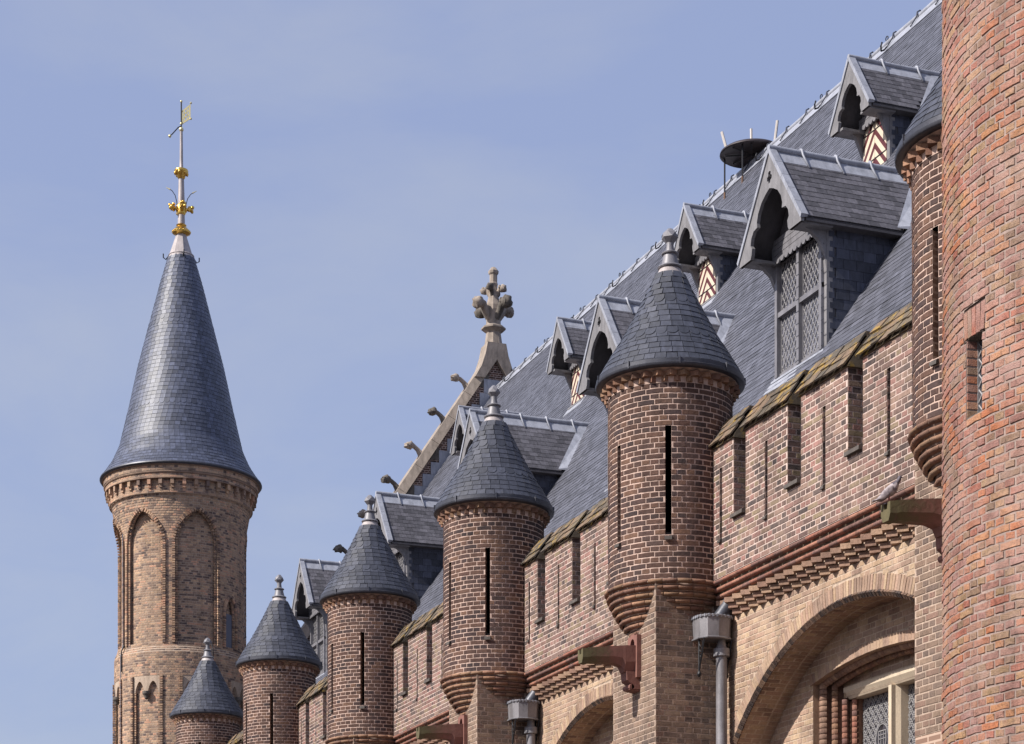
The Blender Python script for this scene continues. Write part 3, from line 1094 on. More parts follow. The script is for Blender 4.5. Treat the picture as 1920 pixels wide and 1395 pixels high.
# ================================================================== WALL BAYS WITH ARCHES
WL = ['buff brick wall bay with the big arch over the stone-framed leaded window, lower right',
      'buff brick wall bay with a half seen arch, between the two lead rainwater heads',
      'wall bay below the second largest turret\'s left parapet', 'wall bay below the fourth parapet from the right', 'wall bay beside the leftmost turret']
AR, AZ = 3.955, 1.53
for b in range(5):
    random.seed(200 + b)
    ya, yb = TY[b] + .70, TY[b + 1] - .70
    yc = (TY[b] + TY[b + 1]) / 2
    p = empty('arched_wall_bay', (XL, yc, 0), WL[b], 'wall', 'arched bays below the parapets')
    zt = 5.885
    ms = Masonry(p)
    rt = .235
    def ex(zc):
        v = zc - H0 - AZ
        if abs(v) < AR + rt:
            h_ = math.sqrt((AR + rt) ** 2 - v * v)
            return [(-h_, h_)]
        return []
    ms.flat(-math.pi / 2, (0, 0, 0), -(yb - yc), (yc - ya), H0 + 3.6, H0 + zt, ex)
    am = math.asin((yb - ya) / 2 / AR) + .02
    ms.ring(-math.pi / 2, (0, 0, 0), 0, H0 + AZ, AR, AR + rt, -am, am)
    ne = int(AR * 2 * am / .066)
    ed = []
    for i in range(ne):
        a = -am + 2 * am * (i + .5) / ne
        ed.append((random.choice(FLAT[.05]), BASIS((.0, -(AR + .004) * math.sin(a), H0 + AZ + (AR + .004) * math.cos(a)), (0, -math.cos(a), -math.sin(a)), (-1, math.sin(a), -math.cos(a))) @ SCL(.058 / .05, 3.0, .075 / CH)))
    pieces(p, 'arch_edge_brick', 'arch_edge_bricks_behind', ed, M['brick_edge'], 150)
    # soffit of the arch
    n = int(AR * 2 * am / .0735)
    dp = XBK - XL
    for i in range(n):
        a = -am + 2 * am * (i + .5) / n
        yy, zz = -AR * math.sin(a), H0 + AZ + AR * math.cos(a)
        xs_ = [(.0, .232), (.245, .36), (.373, dp)] if i % 2 else [(.0, .11), (.123, .355), (.368, dp)]
        for x0, x1 in xs_:
            tp, sc = flat_tpl(x1 - x0 - .012)
            ms.items.append((tp, BASIS(((x0 + x1) / 2, yy, zz), (1, 0, 0), (0, math.sin(a), -math.cos(a))) @ SCL(sc, 1, 1)))
        a0, a1 = -am + 2 * am * i / n, -am + 2 * am * (i + 1) / n
        q = [(0, -AR * math.sin(a0), H0 + AZ + AR * math.cos(a0)), (0, -AR * math.sin(a1), H0 + AZ + AR * math.cos(a1))]
        ms.quad(q[0], q[1], (dp, q[1][1], q[1][2]), (dp, q[0][1], q[0][2]))
    # back wall, with the window opening in the first bay
    wc = 21.62 - yc
    win = b == 0
    def zarc(u):
        # springing line of the flat window arch (u measured from its centre)
        return 4.955 - .065 * u * u
    def ex2(zc):
        if not win: return []
        v = zc - H0
        hw = 1.60
        vv = v - .13
        if vv >= 4.955: return []
        if vv > zarc(hw):
            hw = math.sqrt(max(0, (4.955 - vv) / .065))
        return [(-wc - hw - (.0), -wc + hw)]
    ms.flat(-math.pi / 2, (dp, 0, 0), -(yb - yc), (yc - ya), H0 + 2.9, H0 + 5.6, ex2, phase=1)
    if win:
        # voussoirs of the window arch
        n = 46
        for i in range(n):
            u = -1.66 + 3.32 * (i + .5) / n
            sl = -.13 * u
            o = (dp - .012, wc - u, H0 + zarc(u) + .065)
            ms.items.append((random.choice(FLAT[.232]), T4(*o) @ RZ(-math.pi / 2) @ RY(math.pi / 2 + math.atan(-sl)) @ SCL(.13 / BW, 1.6, .066 / CH)))
        for i in range(24):
            u0_, u1_ = -1.72 + 3.44 * i / 24, -1.72 + 3.44 * (i + 1) / 24
            ms.quad((dp + .006, wc - u0_, H0 + zarc(u0_)), (dp + .006, wc - u1_, H0 + zarc(u1_)), (dp + .006, wc - u1_, H0 + zarc(u1_) + .26), (dp + .006, wc - u0_, H0 + zarc(u0_) + .26))
        # tympanum over the lintel
        def ex3(zc):
            v = zc - H0
            if v > 4.955: return [(-9, 9)]
            hw = math.sqrt(max(0, (4.955 - v - .02) / .065))
            return [(-9, -wc - hw), (-wc + hw, 9)]
        ms.flat(-math.pi / 2, (dp + .34, 0, 0), -wc - 1.4, -wc + 1.4, H0 + 4.6, H0 + 4.97, ex3)
    ms.finish(M['brick_wall'], M['mortar_wall'], 300)
    g = Geo()
    g.box(dp + .75, dp + .85, -(yc - ya) - .6, (yb - yc) + .6, H0 + 3.0, H0 + 6.6)
    g.box(.01 + dp, .3 + dp, -(yc - ya), -(yc - ya) + .3, 0, H0 + 2.9); g.box(.01 + dp, .3 + dp, -(yc - ya) + .3, (yb - yc), 0, H0 + 2.9)
    g.box(.1, .6, -(yc - ya) - .6, (yb - yc) + .6, H0 + 5.62, H0 + 5.88)
    g.build('wall_core', M['back_brick'], p)
    if win:
        w = empty('stone_framed_window', (XBK, 21.62, H0 + 2.6), 'stone framed leaded glass window recessed under the big brick arch at lower right', 'window')
        z = lambda v: v - 2.6
        # reveals and moulded orders
        def order(x, yoff, drop, r_, nm, mat, seg=.07):
            hw = 1.60 - yoff
            it = []
            tp = roll_tpl(seg - .004, r_)
            n = int((4.5 - 2.7) / seg)
            zs_ = zarc(hw) - drop
            n = int((zs_ - 2.7) / seg)
            for sgn in (-1, 1):
                for i in range(n):
                    it.append((tp, BASIS((x, sgn * hw, z(2.7 + (i + .5) * (zs_ - 2.7) / n)), (0, 0, 1), (-1, -.0 * sgn, 0))))
            n = int(2 * hw / seg)
            for i in range(n):
                u = -hw + 2 * hw * (i + .5) / n
                o = (x, u, z(zarc(u) - drop))
                it.append((tp, BASIS(o, (0, 1, -.13 * u), (-1, 0, 0))))
            pieces(w, nm, nm + 's_behind', it, mat, 200)
            g = Geo()   # the flat step behind the roll
            t_ = .09
            pts = [(-hw - .02, 2.7), (-hw - .02, zs_)] + [(-hw + 2 * hw * k / 24, zarc(-hw + 2 * hw * k / 24) - drop + .0) for k in range(25)] + [(hw + .02, zs_), (hw + .02, 2.7)]
            for k in range(len(pts) - 1):
                (y0_, z0_), (y1_, z1_) = pts[k], pts[k + 1]
                dxn, dzn = (z1_ - z0_), -(y1_ - y0_)
                ln = math.hypot(dxn, dzn) or 1
                ny, nz_ = -dxn / ln * t_, -dzn / ln * t_
                g.add([(x + .01, y0_, z(z0_)), (x + .01, y1_, z(z1_)), (x + .01, y1_ + ny, z(z1_ + nz_)), (x + .01, y0_ + ny, z(z0_ + nz_)),
                       (x + .2, y0_, z(z0_)), (x + .2, y1_, z(z1_)), (x + .2, y1_ + ny, z(z1_ + nz_)), (x + .2, y0_ + ny, z(z0_ + nz_))],
                      [(0, 1, 2, 3), (0, 1, 5, 4), (3, 2, 6, 7)])
            g.build('reveal_step', M['brick_dentil'], w)
        order(.14, .05, .0, .06, 'moulded_brick', M['brick_dentil'])
        order(.24, .17, .05, .048, 'inner_moulded_brick', M['brick_corbel'])
        g = Geo()   # outer reveal
        pts = [(-1.6, 2.7)] + [(-1.6 + 3.2 * k / 24, zarc(-1.6 + 3.2 * k / 24)) for k in range(25)] + [(1.6, 2.7)]
        for k in range(len(pts) - 1):
            g.add([(-.0, pts[k][0], z(pts[k][1])), (-.0, pts[k + 1][0], z(pts[k + 1][1])), (.42, pts[k + 1][0], z(pts[k + 1][1])), (.42, pts[k][0], z(pts[k][1]))], [(0, 1, 2, 3)])
        g.build('outer_reveal', M['brick_dentil'], w)
        zl = 4.575
        g = Geo()
        g.hexa([(.30, -1.3, z(zl + .085)), (.30, 1.34, z(zl + .085)), (.6, 1.34, z(zl + .085)), (.6, -1.3, z(zl + .085)),
                (.30, -1.3, z(zl + .15)), (.30, 1.34, z(zl + .15)), (.6, 1.34, z(zl + .15)), (.6, -1.3, z(zl + .15))])
        g.hexa([(.36, -1.3, z(zl)), (.36, 1.3, z(zl)), (.6, 1.3, z(zl)), (.6, -1.3, z(zl)),
                (.30, -1.3, z(zl + .085)), (.30, 1.3, z(zl + .085)), (.6, 1.3, z(zl + .085)), (.6, -1.3, z(zl + .085))])
        g.build('lintel', M['stone_light'], w)
        posts = [-.75, .21]
        for yy in posts:
            g = Geo()
            prof = [(.30, -.035), (.30, .035), (.36, .035), (.42, .065), (.6, .07), (.6, -.07), (.42, -.065), (.36, -.035)]
            g.prism([(a, c_) for a, c_ in prof], lambda u, v, d: (u, yy + v, d), z(2.7), z(zl + .0))
            g.build('mullion', M['stone_light'], w)
        for yy, s_ in ((1.37, 1), (-1.37, -1)):
            for k in range(2):
                it = []
                for i in range(26):
                    it.append((roll_tpl(.068, .04), BASIS((.30 + .12 * k, yy - s_ * .08 - s_ * .045 * k, z(2.72 + i * .0725)), (0, 0, 1), (-1, 0, 0))))
                pieces(w, 'jamb_brick', 'jamb_bricks_behind', it, M['brick_red'], 60)
            g = Geo(); g.box(.46, .6, min(yy - s_ * .14, yy + s_ * .3), max(yy - s_ * .14, yy + s_ * .3), z(2.7), z(zl)); g.build('jamb_bed', M['brick_corbel'], w)
        # leaded lights
        panes = [(.28, 1.23), (-.68, .14), (-1.2, -.82)]
        for y0_, y1_ in panes:
            g = Geo(); g.box(.53, .54, y0_, y1_, z(2.7), z(zl + .02)); gl = g.build('pane', M['glass'], w)
            g = Geo()
            za, zb_ = z(2.7), z(zl)
            wd = y1_ - y0_
            def bar(p0, p1, t=.0055):
                d = np.array(p1, float) - np.array(p0, float)
                l = np.linalg.norm(d)
                if l < 1e-4: return
                nn = np.array([-d[1], d[0]]) / l * t
                a = [(p0[0] + nn[0], p0[1] + nn[1]), (p1[0] + nn[0], p1[1] + nn[1]), (p1[0] - nn[0], p1[1] - nn[1]), (p0[0] - nn[0], p0[1] - nn[1])]
                g.prism(a, lambda u, v, dd: (dd, u, v), .519, .528)
            def clipbar(p0, p1):
                # clip to the pane, skipping the roundel
                p0 = np.array(p0, float); p1 = np.array(p1, float)
                N = 60; run = None
                for i in range(N + 1):
                    q = p0 + (p1 - p0) * i / N
                    ins = y0_ < q[0] < y1_ and za < q[1] < zb_ and (((q[0] - mc[0]) / .17) ** 2 + ((q[1] - mc[1]) / .23) ** 2 > 1)
                    if ins and run is None: run = q
                    if (not ins or i == N) and run is not None:
                        bar(run, q); run = None
            mc = ((y0_ + y1_) / 2, z(3.98))
            px_, pz_ = .125, .155
            for dbl in (-.016, .016):
                for s_ in (-1, 1):
                    k = -30
                    while k < 30:
                        cz = za + k * pz_ * 1.0 + dbl * 1.6
                        clipbar((y0_, cz), (y1_, cz + s_ * wd * pz_ / px_)); k += 1
            for k in range(28):   # wavy border came
                q0, q1 = za + (zb_ - za) * k / 28, za + (zb_ - za) * (k + 1) / 28
                for e_, s_ in ((y0_ + .03, 1), (y1_ - .03, -1)):
                    bar((e_ + (.012 if k % 2 else -.012), q0), (e_ + (-.012 if k % 2 else .012), q1), .004)
            for rr in (.9, 1.0):
                P_ = [(mc[0] + .17 * rr * math.cos(a), mc[1] + .23 * rr * math.sin(a)) for a in np.linspace(0, 2 * math.pi, 25)]
                for i in range(24): bar(P_[i], P_[i + 1])
            sh_ = [(-.09, .12), (-.09, -.02), (-.06, -.1), (0, -.17), (.06, -.1), (.09, -.02), (.09, .12), (-.09, .12)]
            for i in range(7): bar((mc[0] + sh_[i][0], mc[1] + sh_[i][1]), (mc[0] + sh_[i + 1][0], mc[1] + sh_[i + 1][1]))
            for zz in (.07, .02): bar((mc[0] - .09, mc[1] + zz), (mc[0] + .09, mc[1] + zz), .004)
            for yy in (-.03, .03): bar((mc[0] + yy, mc[1] + .12), (mc[0] + yy, mc[1] - .12), .004)
            g.build('lead_came', M['lattice'], gl)

# ================================================================== RAINWATER HEADS AND PIPES
RWL = ['grey lead rainwater head with downpipe beside the pier with the whole waterspout',
       'grey lead rainwater head at the bottom edge, right of the second largest turret',
       'lead rainwater head below the third parapet', 'lead rainwater head below the fourth parapet', 'lead rainwater head below the fifth parapet']
def rain_head(y, label):
    t = empty('rainwater_head', (XL, y, H0 + 5.3), label, 'downpipe', 'lead rainwater heads between piers and wall bays')
    z = lambda v: v - 5.3
    cx, w2 = -.22, .27
    plan = [(-.50, .27), (-.50, .06), (-.43, -.04), (-.28, -.075), (-.11, -.04), (-.03, .06), (-.03, .27)]
    g = Geo()
    zt_, zb_ = z(5.86), z(5.56)
    n = len(plan)
    sc_ = lambda q, f: (-.265 + (q[0] + .265) * f, .1 + (q[1] - .1) * f)
    vs = [(*sc_(q, .97), zb_) for q in plan] + [(*sc_(q, 1.03), zt_) for q in plan] + [(*sc_(q, .93), zt_) for q in plan] + [(*sc_(q, .93), zt_ - .1) for q in plan]
    fs = [tuple(range(n))]
    for k in range(3):
        for i in range(n - 1):
            fs.append((k * n + i, k * n + i + 1, (k + 1) * n + i + 1, (k + 1) * n + i))
    fs.append(tuple(3 * n + i for i in range(n)))
    g.add(vs, fs)
    g.build('lead_box', M['zinc_pipe'], t)
    def rim(zz, r_, sc):
        g = Geo(); g.tube([(*sc_(q, sc), zz) for q in plan], r_, 6); return g
    rim(zt_, .016, 1.05).build('top_rim', M['lead_mid'], t)
    rim(zb_ + .01, .014, 1.03).build('bottom_rim', M['lead_mid'], t)
    # dentilled upper edge
    for i in range(n - 1):
        a, b = Vector(plan[i]), Vector(plan[i + 1])
        k = max(2, int((b - a).length / .045))
        g = Geo()
        for j in range(k):
            c = a.lerp(b, (j + .5) / k); c = Vector(sc_((c.x, c.y), 1.07))
            g.box(c.x - .011, c.x + .011, c.y - .011, c.y + .011, zt_ - .02, zt_ + .018)
        g.build('rim_beads', M['lead'], t)
    g = Geo(); g.lathe([(.05, z(5.57)), (.07, z(5.46)), (.11, z(5.44)), (.11, z(5.34)), (.085, z(5.33))], 16, c=(-.17, .07)); g.build('pipe_collar', M['lead_mid'], t, True, 40)
    g = Geo(); g.lathe([(.076, -6.9), (.076, z(5.40))], 20, c=(-.17, .07)); g.build('downpipe', M['zinc_pipe'], t, True)
    for zz in (3.6, 1.6):
        g = Geo(); g.lathe([(.08, z(zz)), (.1, z(zz)), (.1, z(zz + .09)), (.08, z(zz + .09))], 20, c=(-.17, .07)); g.build('pipe_band', M['lead_mid'], t, True, 40)
    g = Geo(); g.tube([(.02, .08, z(6.24)), (-.02, .08, z(6.14)), (-.08, .09, z(6.0)), (-.17, .1, z(5.88)), (-.22, .1, z(5.78))], [.07, .1, .105, .1, .09], 14); g.build('inlet_elbow', M['lead_dark'], t, True)
    for s_ in (-1, 1):
        g = Geo()
        xb_ = -.47 if s_ < 0 else -.06
        a = Vector((xb_, -.02, zb_))
        g.tube([a, a + Vector((0, .06, -.18)), a + Vector((0, .14, -.34)), a + Vector((0, .16, -.42))], .013, 6)
        g.tube([a + Vector((0, .16, 0)), a + Vector((0, .16, -.42))], .014, 6)
        for k in range(3):
            c = a + Vector((0, .1, -.06 - k * .08)); rr = .045 - k * .01
            g.tube([c + Vector((0, rr * math.cos(q), rr * math.sin(q))) for q in np.linspace(0, 6.28, 11)], .006, 5)
        facet = Geo(); facet.M = Matrix.Translation(a + Vector((0, .16, -.46))); facet_knob(facet, 0, .032, .09)
        g.add(facet.v, facet.f)
        g.build('iron_bracket', M['iron'], t)
    return t
for k in range(5):
    rain_head(TY[k + 1] - .70 - .28, RWL[k])

# ================================================================== STONE WATERSPOUTS
SPL = ['dark mossy stone waterspout with a pigeon on its tip, beside the round tower',
       'whole red sandstone waterspout with green mossy tip and its long shadow on the pier',
       'red sandstone waterspout cut off by the bottom edge of the photo',
       'waterspout on the pier below the third turret', 'waterspout on the pier below the fourth turret', 'waterspout on the pier below the leftmost turret']
def make_spout(y, label):
    t = empty('stone_waterspout', (XP, y, H0 + 5.35), label, 'waterspout', 'stone waterspouts on the piers')
    z = lambda v: v - 5.35
    w = .115
    # plaque with round outlet
    pts_o = [(-.15, z(5.12)), (.15, z(5.12)), (.15, z(5.70)), (-.15, z(5.70))]
    g = Geo()
    for a0, a1, z0_, z1_ in ((-.15, .15, 5.12, 5.50), (-.15, -.07, 5.50, 5.70), (.07, .15, 5.50, 5.70)):
        g.box(-.07, .02, a0, a1, z(z0_), z(z1_))
    arc = [(.07 * math.cos(a), z(5.57) + .09 * math.sin(a)) for a in np.linspace(0, math.pi, 9)]
    for i in range(8):
        (a, b), (c, d) = arc[i], arc[i + 1]
        g.add([(-.07, a, b), (-.07, c, d), (-.07, c, z(5.70)), (-.07, a, z(5.70)), (.02, a, b), (.02, c, d)], [(0, 1, 2, 3), (0, 1, 5, 4)])
    g.box(-.07, .02, -.07, .07, z(5.70), z(5.72))
    g.build('plaque', M['spout'], t)
    g = Geo(); g.box(-.005, .0, -.08, .08, z(5.48), z(5.69)); g.build('outlet_hole', M['dark'], t)
    # the channel stone
    sec = [(-1, 0), (-1, .62), (-.62, 1), (.62, 1), (1, .62), (1, 0), (.45, -.0), (.3, .35), (-.3, .35), (-.45, 0)]
    stations = [(.0, .115, 5.56, 5.20), (-.22, .115, 5.545, 5.19), (-.26, .112, 5.54, 5.27), (-.36, .11, 5.53, 5.30), (-.72, .098, 5.485, 5.29), (-.77, .094, 5.475, 5.27), (-.84, .088, 5.465, 5.28)]
    vs = []
    for x, ww, zt_, zb_ in stations:
        h = zt_ - zb_
        for a, b in sec:
            vs.append((x, a * ww, z(zt_ - b * h)))
    n = len(sec); fs = [tuple(range(n)), tuple(range((len(stations) - 1) * n, len(stations) * n))]
    for k in range(len(stations) - 1):
        for i in range(n):
            j = (i + 1) % n
            fs.append((k * n + i, k * n + j, (k + 1) * n + j, (k + 1) * n + i))
    g = Geo(); g.add(vs, fs)
    g.build('channel_stone', M['spout'], t)
    g = Geo(); g.prism([(0, 5.2), (-.20, 5.2), (-.19, 5.08), (-.11, 5.02), (-.15, 5.0), (-.15, 4.955), (0, 4.93)], lambda u, v, d: (u, d, z(v)), -.1, .1)
    g.build('bracket_block', M['spout'], t)
    g = Geo(); g.tube([(-.13, -.12, z(4.99)), (-.13, .12, z(4.99))], .035, 8); g.box(-.13, 0, -.12, .12, z(4.96), z(5.025)); g.build('bracket_roll', M['spout'], t)
for y, l_ in zip(TY, SPL):
    make_spout(y - .10, l_)

# ================================================================== MAIN ROOF
X0R, Z0R, SLP = 16.3, 11.35, 1.45
XR = 23.97; ZR = Z0R + SLP * (XR - X0R)
PIT = math.atan(SLP)
zroof = lambda x: Z0R + SLP * (x - X0R)
YN, YF = 14.0, 64.3
random.seed(300)
rf = empty('main_roof', (13.4, 39.0, H0 + zroof(13.4)), 'long steep slate roof of the hall rising to a lead ridge with hooks', 'roof')
lx = lambda x: x - 13.4
lz = lambda v: v - zroof(13.4)
xe = 13.3
g = Geo()
dn = .02
g.add([(lx(xe) + dn, YN - 39, lz(zroof(xe)) - dn), (lx(xe) + dn, YF - 39, lz(zroof(xe)) - dn), (lx(XR) + dn, YF - 39, lz(ZR) - dn), (lx(XR) + dn, YN - 39, lz(ZR) - dn),
       (lx(2 * XR - xe), YN - 39, lz(zroof(xe))), (lx(2 * XR - xe), YF - 39, lz(zroof(xe)))], [(0, 1, 2, 3), (3, 2, 5, 4)])
g.add([(lx(xe), YN - 39, lz(zroof(xe))), (lx(XR), YN - 39, lz(ZR)), (lx(2 * XR - xe), YN - 39, lz(zroof(xe)))], [(0, 1, 2)])
g.box(lx(12.7), lx(13.5), YN - 39, YF - 39, lz(6.6), lz(6.8))
g.build('roof_boarding', M['slate_cheek'], rf)
SL = math.hypot(XR - xe, ZR - zroof(xe))
expo = .138
nrow = int(SL / expo)
tps = [strip_tpl(.215, expo + .035, .011, jit=.004, seed=k) for k in range(5)]
Bm = RZ(-math.pi / 2)
items = []
for r_ in range(nrow):
    s_ = (r_ + .5) * SL / nrow
    x, v = xe + s_ * math.cos(PIT), zroof(xe) + s_ * math.sin(PIT)
    if v < 8.0: continue
    off = (r_ % 2) * .11 + random.uniform(-.012, .012)
    yy = YN + off
    sag = random.uniform(-.004, .004)
    while yy < YF - .15:
        und = .018 * mnoise.noise(Vector((x * .5, yy * .35, 3.1)))
        m = T4(lx(x) - .018 - und, yy - 39, lz(v) + .012 + und + sag) @ Bm @ RX(-(math.pi / 2 - PIT) - .05 + random.uniform(-.022, .022)) @ RY(random.uniform(-.012, .012))
        items.append((random.choice(tps), m))
        yy += .22
pieces(rf, 'slate', 'slates_beyond', items, M['slate_roof'], 300, vis=lambda sx, sy_, p: ((sx > 1350) & (sx < 1700) & (sy_ > 250)) | (sx < 1200))
# ridge: lead roll, flashing, clips, hooks
g = Geo(); g.tube([(lx(XR), YN - 39 + i * 1.0, lz(ZR) + .07 + .008 * math.sin(i * 2.3)) for i in range(int(YF - YN))] + [(lx(XR), YF - 39, lz(ZR) + .07)], .062, 10)
g.build('ridge_roll', M['lead'], rf, True)
g = Geo()
for s_ in (-1, 1):
    a = .0
    g.hexa([(lx(XR) + s_ * .02, YN - 39, lz(ZR) + .02), (lx(XR) + s_ * .02, YF - 39, lz(ZR) + .02), (lx(XR) + s_ * .24, YF - 39, lz(ZR - .24 * SLP) + .03), (lx(XR) + s_ * .24, YN - 39, lz(ZR - .24 * SLP) + .03),
            (lx(XR) + s_ * .02, YN - 39, lz(ZR) + .06), (lx(XR) + s_ * .02, YF - 39, lz(ZR) + .06), (lx(XR) + s_ * .27, YF - 39, lz(ZR - .24 * SLP) + .05), (lx(XR) + s_ * .27, YN - 39, lz(ZR - .24 * SLP) + .05)])
g.build('ridge_flashing', M['lead'], rf)
yy = 35.0; k = 0
while yy < 64:
    g = Geo(); c = lambda dx, dz: (lx(XR) + dx, yy - 39, lz(ZR) + dz)
    g.tube([c(.06, .02), c(.05, .12), c(-.02, .165), c(-.08, .12), c(-.10, .02), c(-.2, -.14), (lx(XR) - .27, yy - 39 - .03, lz(ZR) - .24)], .018, 6)
    g.build('ridge_clip', M['lead_dark'], rf, True)
    if k % 3 == 1:
        g = Geo(); g.tube([(lx(XR) - .24, yy - 39, lz(ZR) - .2), (lx(XR) - .32, yy - 39 - .02, lz(ZR) - .3), (lx(XR) - .42, yy - 39 - .05, lz(ZR) - .36), (lx(XR) - .46, yy - 39 - .1, lz(ZR) - .28), (lx(XR) - .44, yy - 39 - .12, lz(ZR) - .2)], .02, 6)
        g.build('ladder_hook', M['iron'], rf, True)
        g = Geo(); q = (lx(XR), yy - 39 + .4, lz(ZR) + .2)
        g.tube([(q[0], q[1] + .05 * math.cos(a), q[2] + .05 * math.sin(a)) for a in np.linspace(0, 6.28, 13)], .012, 5)
        g.tube([(q[0], q[1], q[2] - .14), (q[0], q[1], q[2] - .05)], .012, 5)
        g.build('ridge_ring', M['iron'], rf, True)
    yy += .98; k += 1

# ================================================================== VENT CANOPY ON THE RIDGE
vc = empty('vent_canopy', (23.95, 45.75, H0 + 22.72), 'dark round metal canopy on thin posts standing over the roof ridge', 'vent canopy')
g = Geo()
g.lathe([(.01, .18), (.4, .17), (.74, .1), (.80, .06), (.81, .02), (.78, .0), (.74, .03), (.35, .06), (.01, .07)], 40)
g.build('canopy_disc', M['canopy'], vc, True, 50)
for a in range(4):
    g = Geo(); q = a * math.pi / 4 + .3
    g.tube([(-.66 * math.cos(q), -.66 * math.sin(q), .015), (.66 * math.cos(q), .66 * math.sin(q), .015)], .016, 6); g.build('canopy_rib', M['iron'], vc)
for px_, py_ in ((-.52, .48), (-.48, -.42), (.5, -.45), (.5, .5)):
    foot = zroof(23.95 - abs(px_)) - 22.72
    g = Geo(); g.tube([(px_, py_, foot - .05), (px_, py_, .1)], .022, 8); g.build('canopy_post', M['iron'], vc)
    g = Geo(); g.tube([(px_, py_, foot - .06), (px_, py_, foot + .2)], .028, 8); g.build('post_foot', M['rust'], vc)
for px_, py_, tx, ty in ((-.4, .5, -.12, .14), (.1, .2, 0, .02), (.45, -.35, .05, -.08)):
    g = Geo(); g.tube([(px_, py_, .12), (px_ + tx, py_ + ty, .78)], .036, 6); g.build('upright_stick', M['white_stick'], vc)

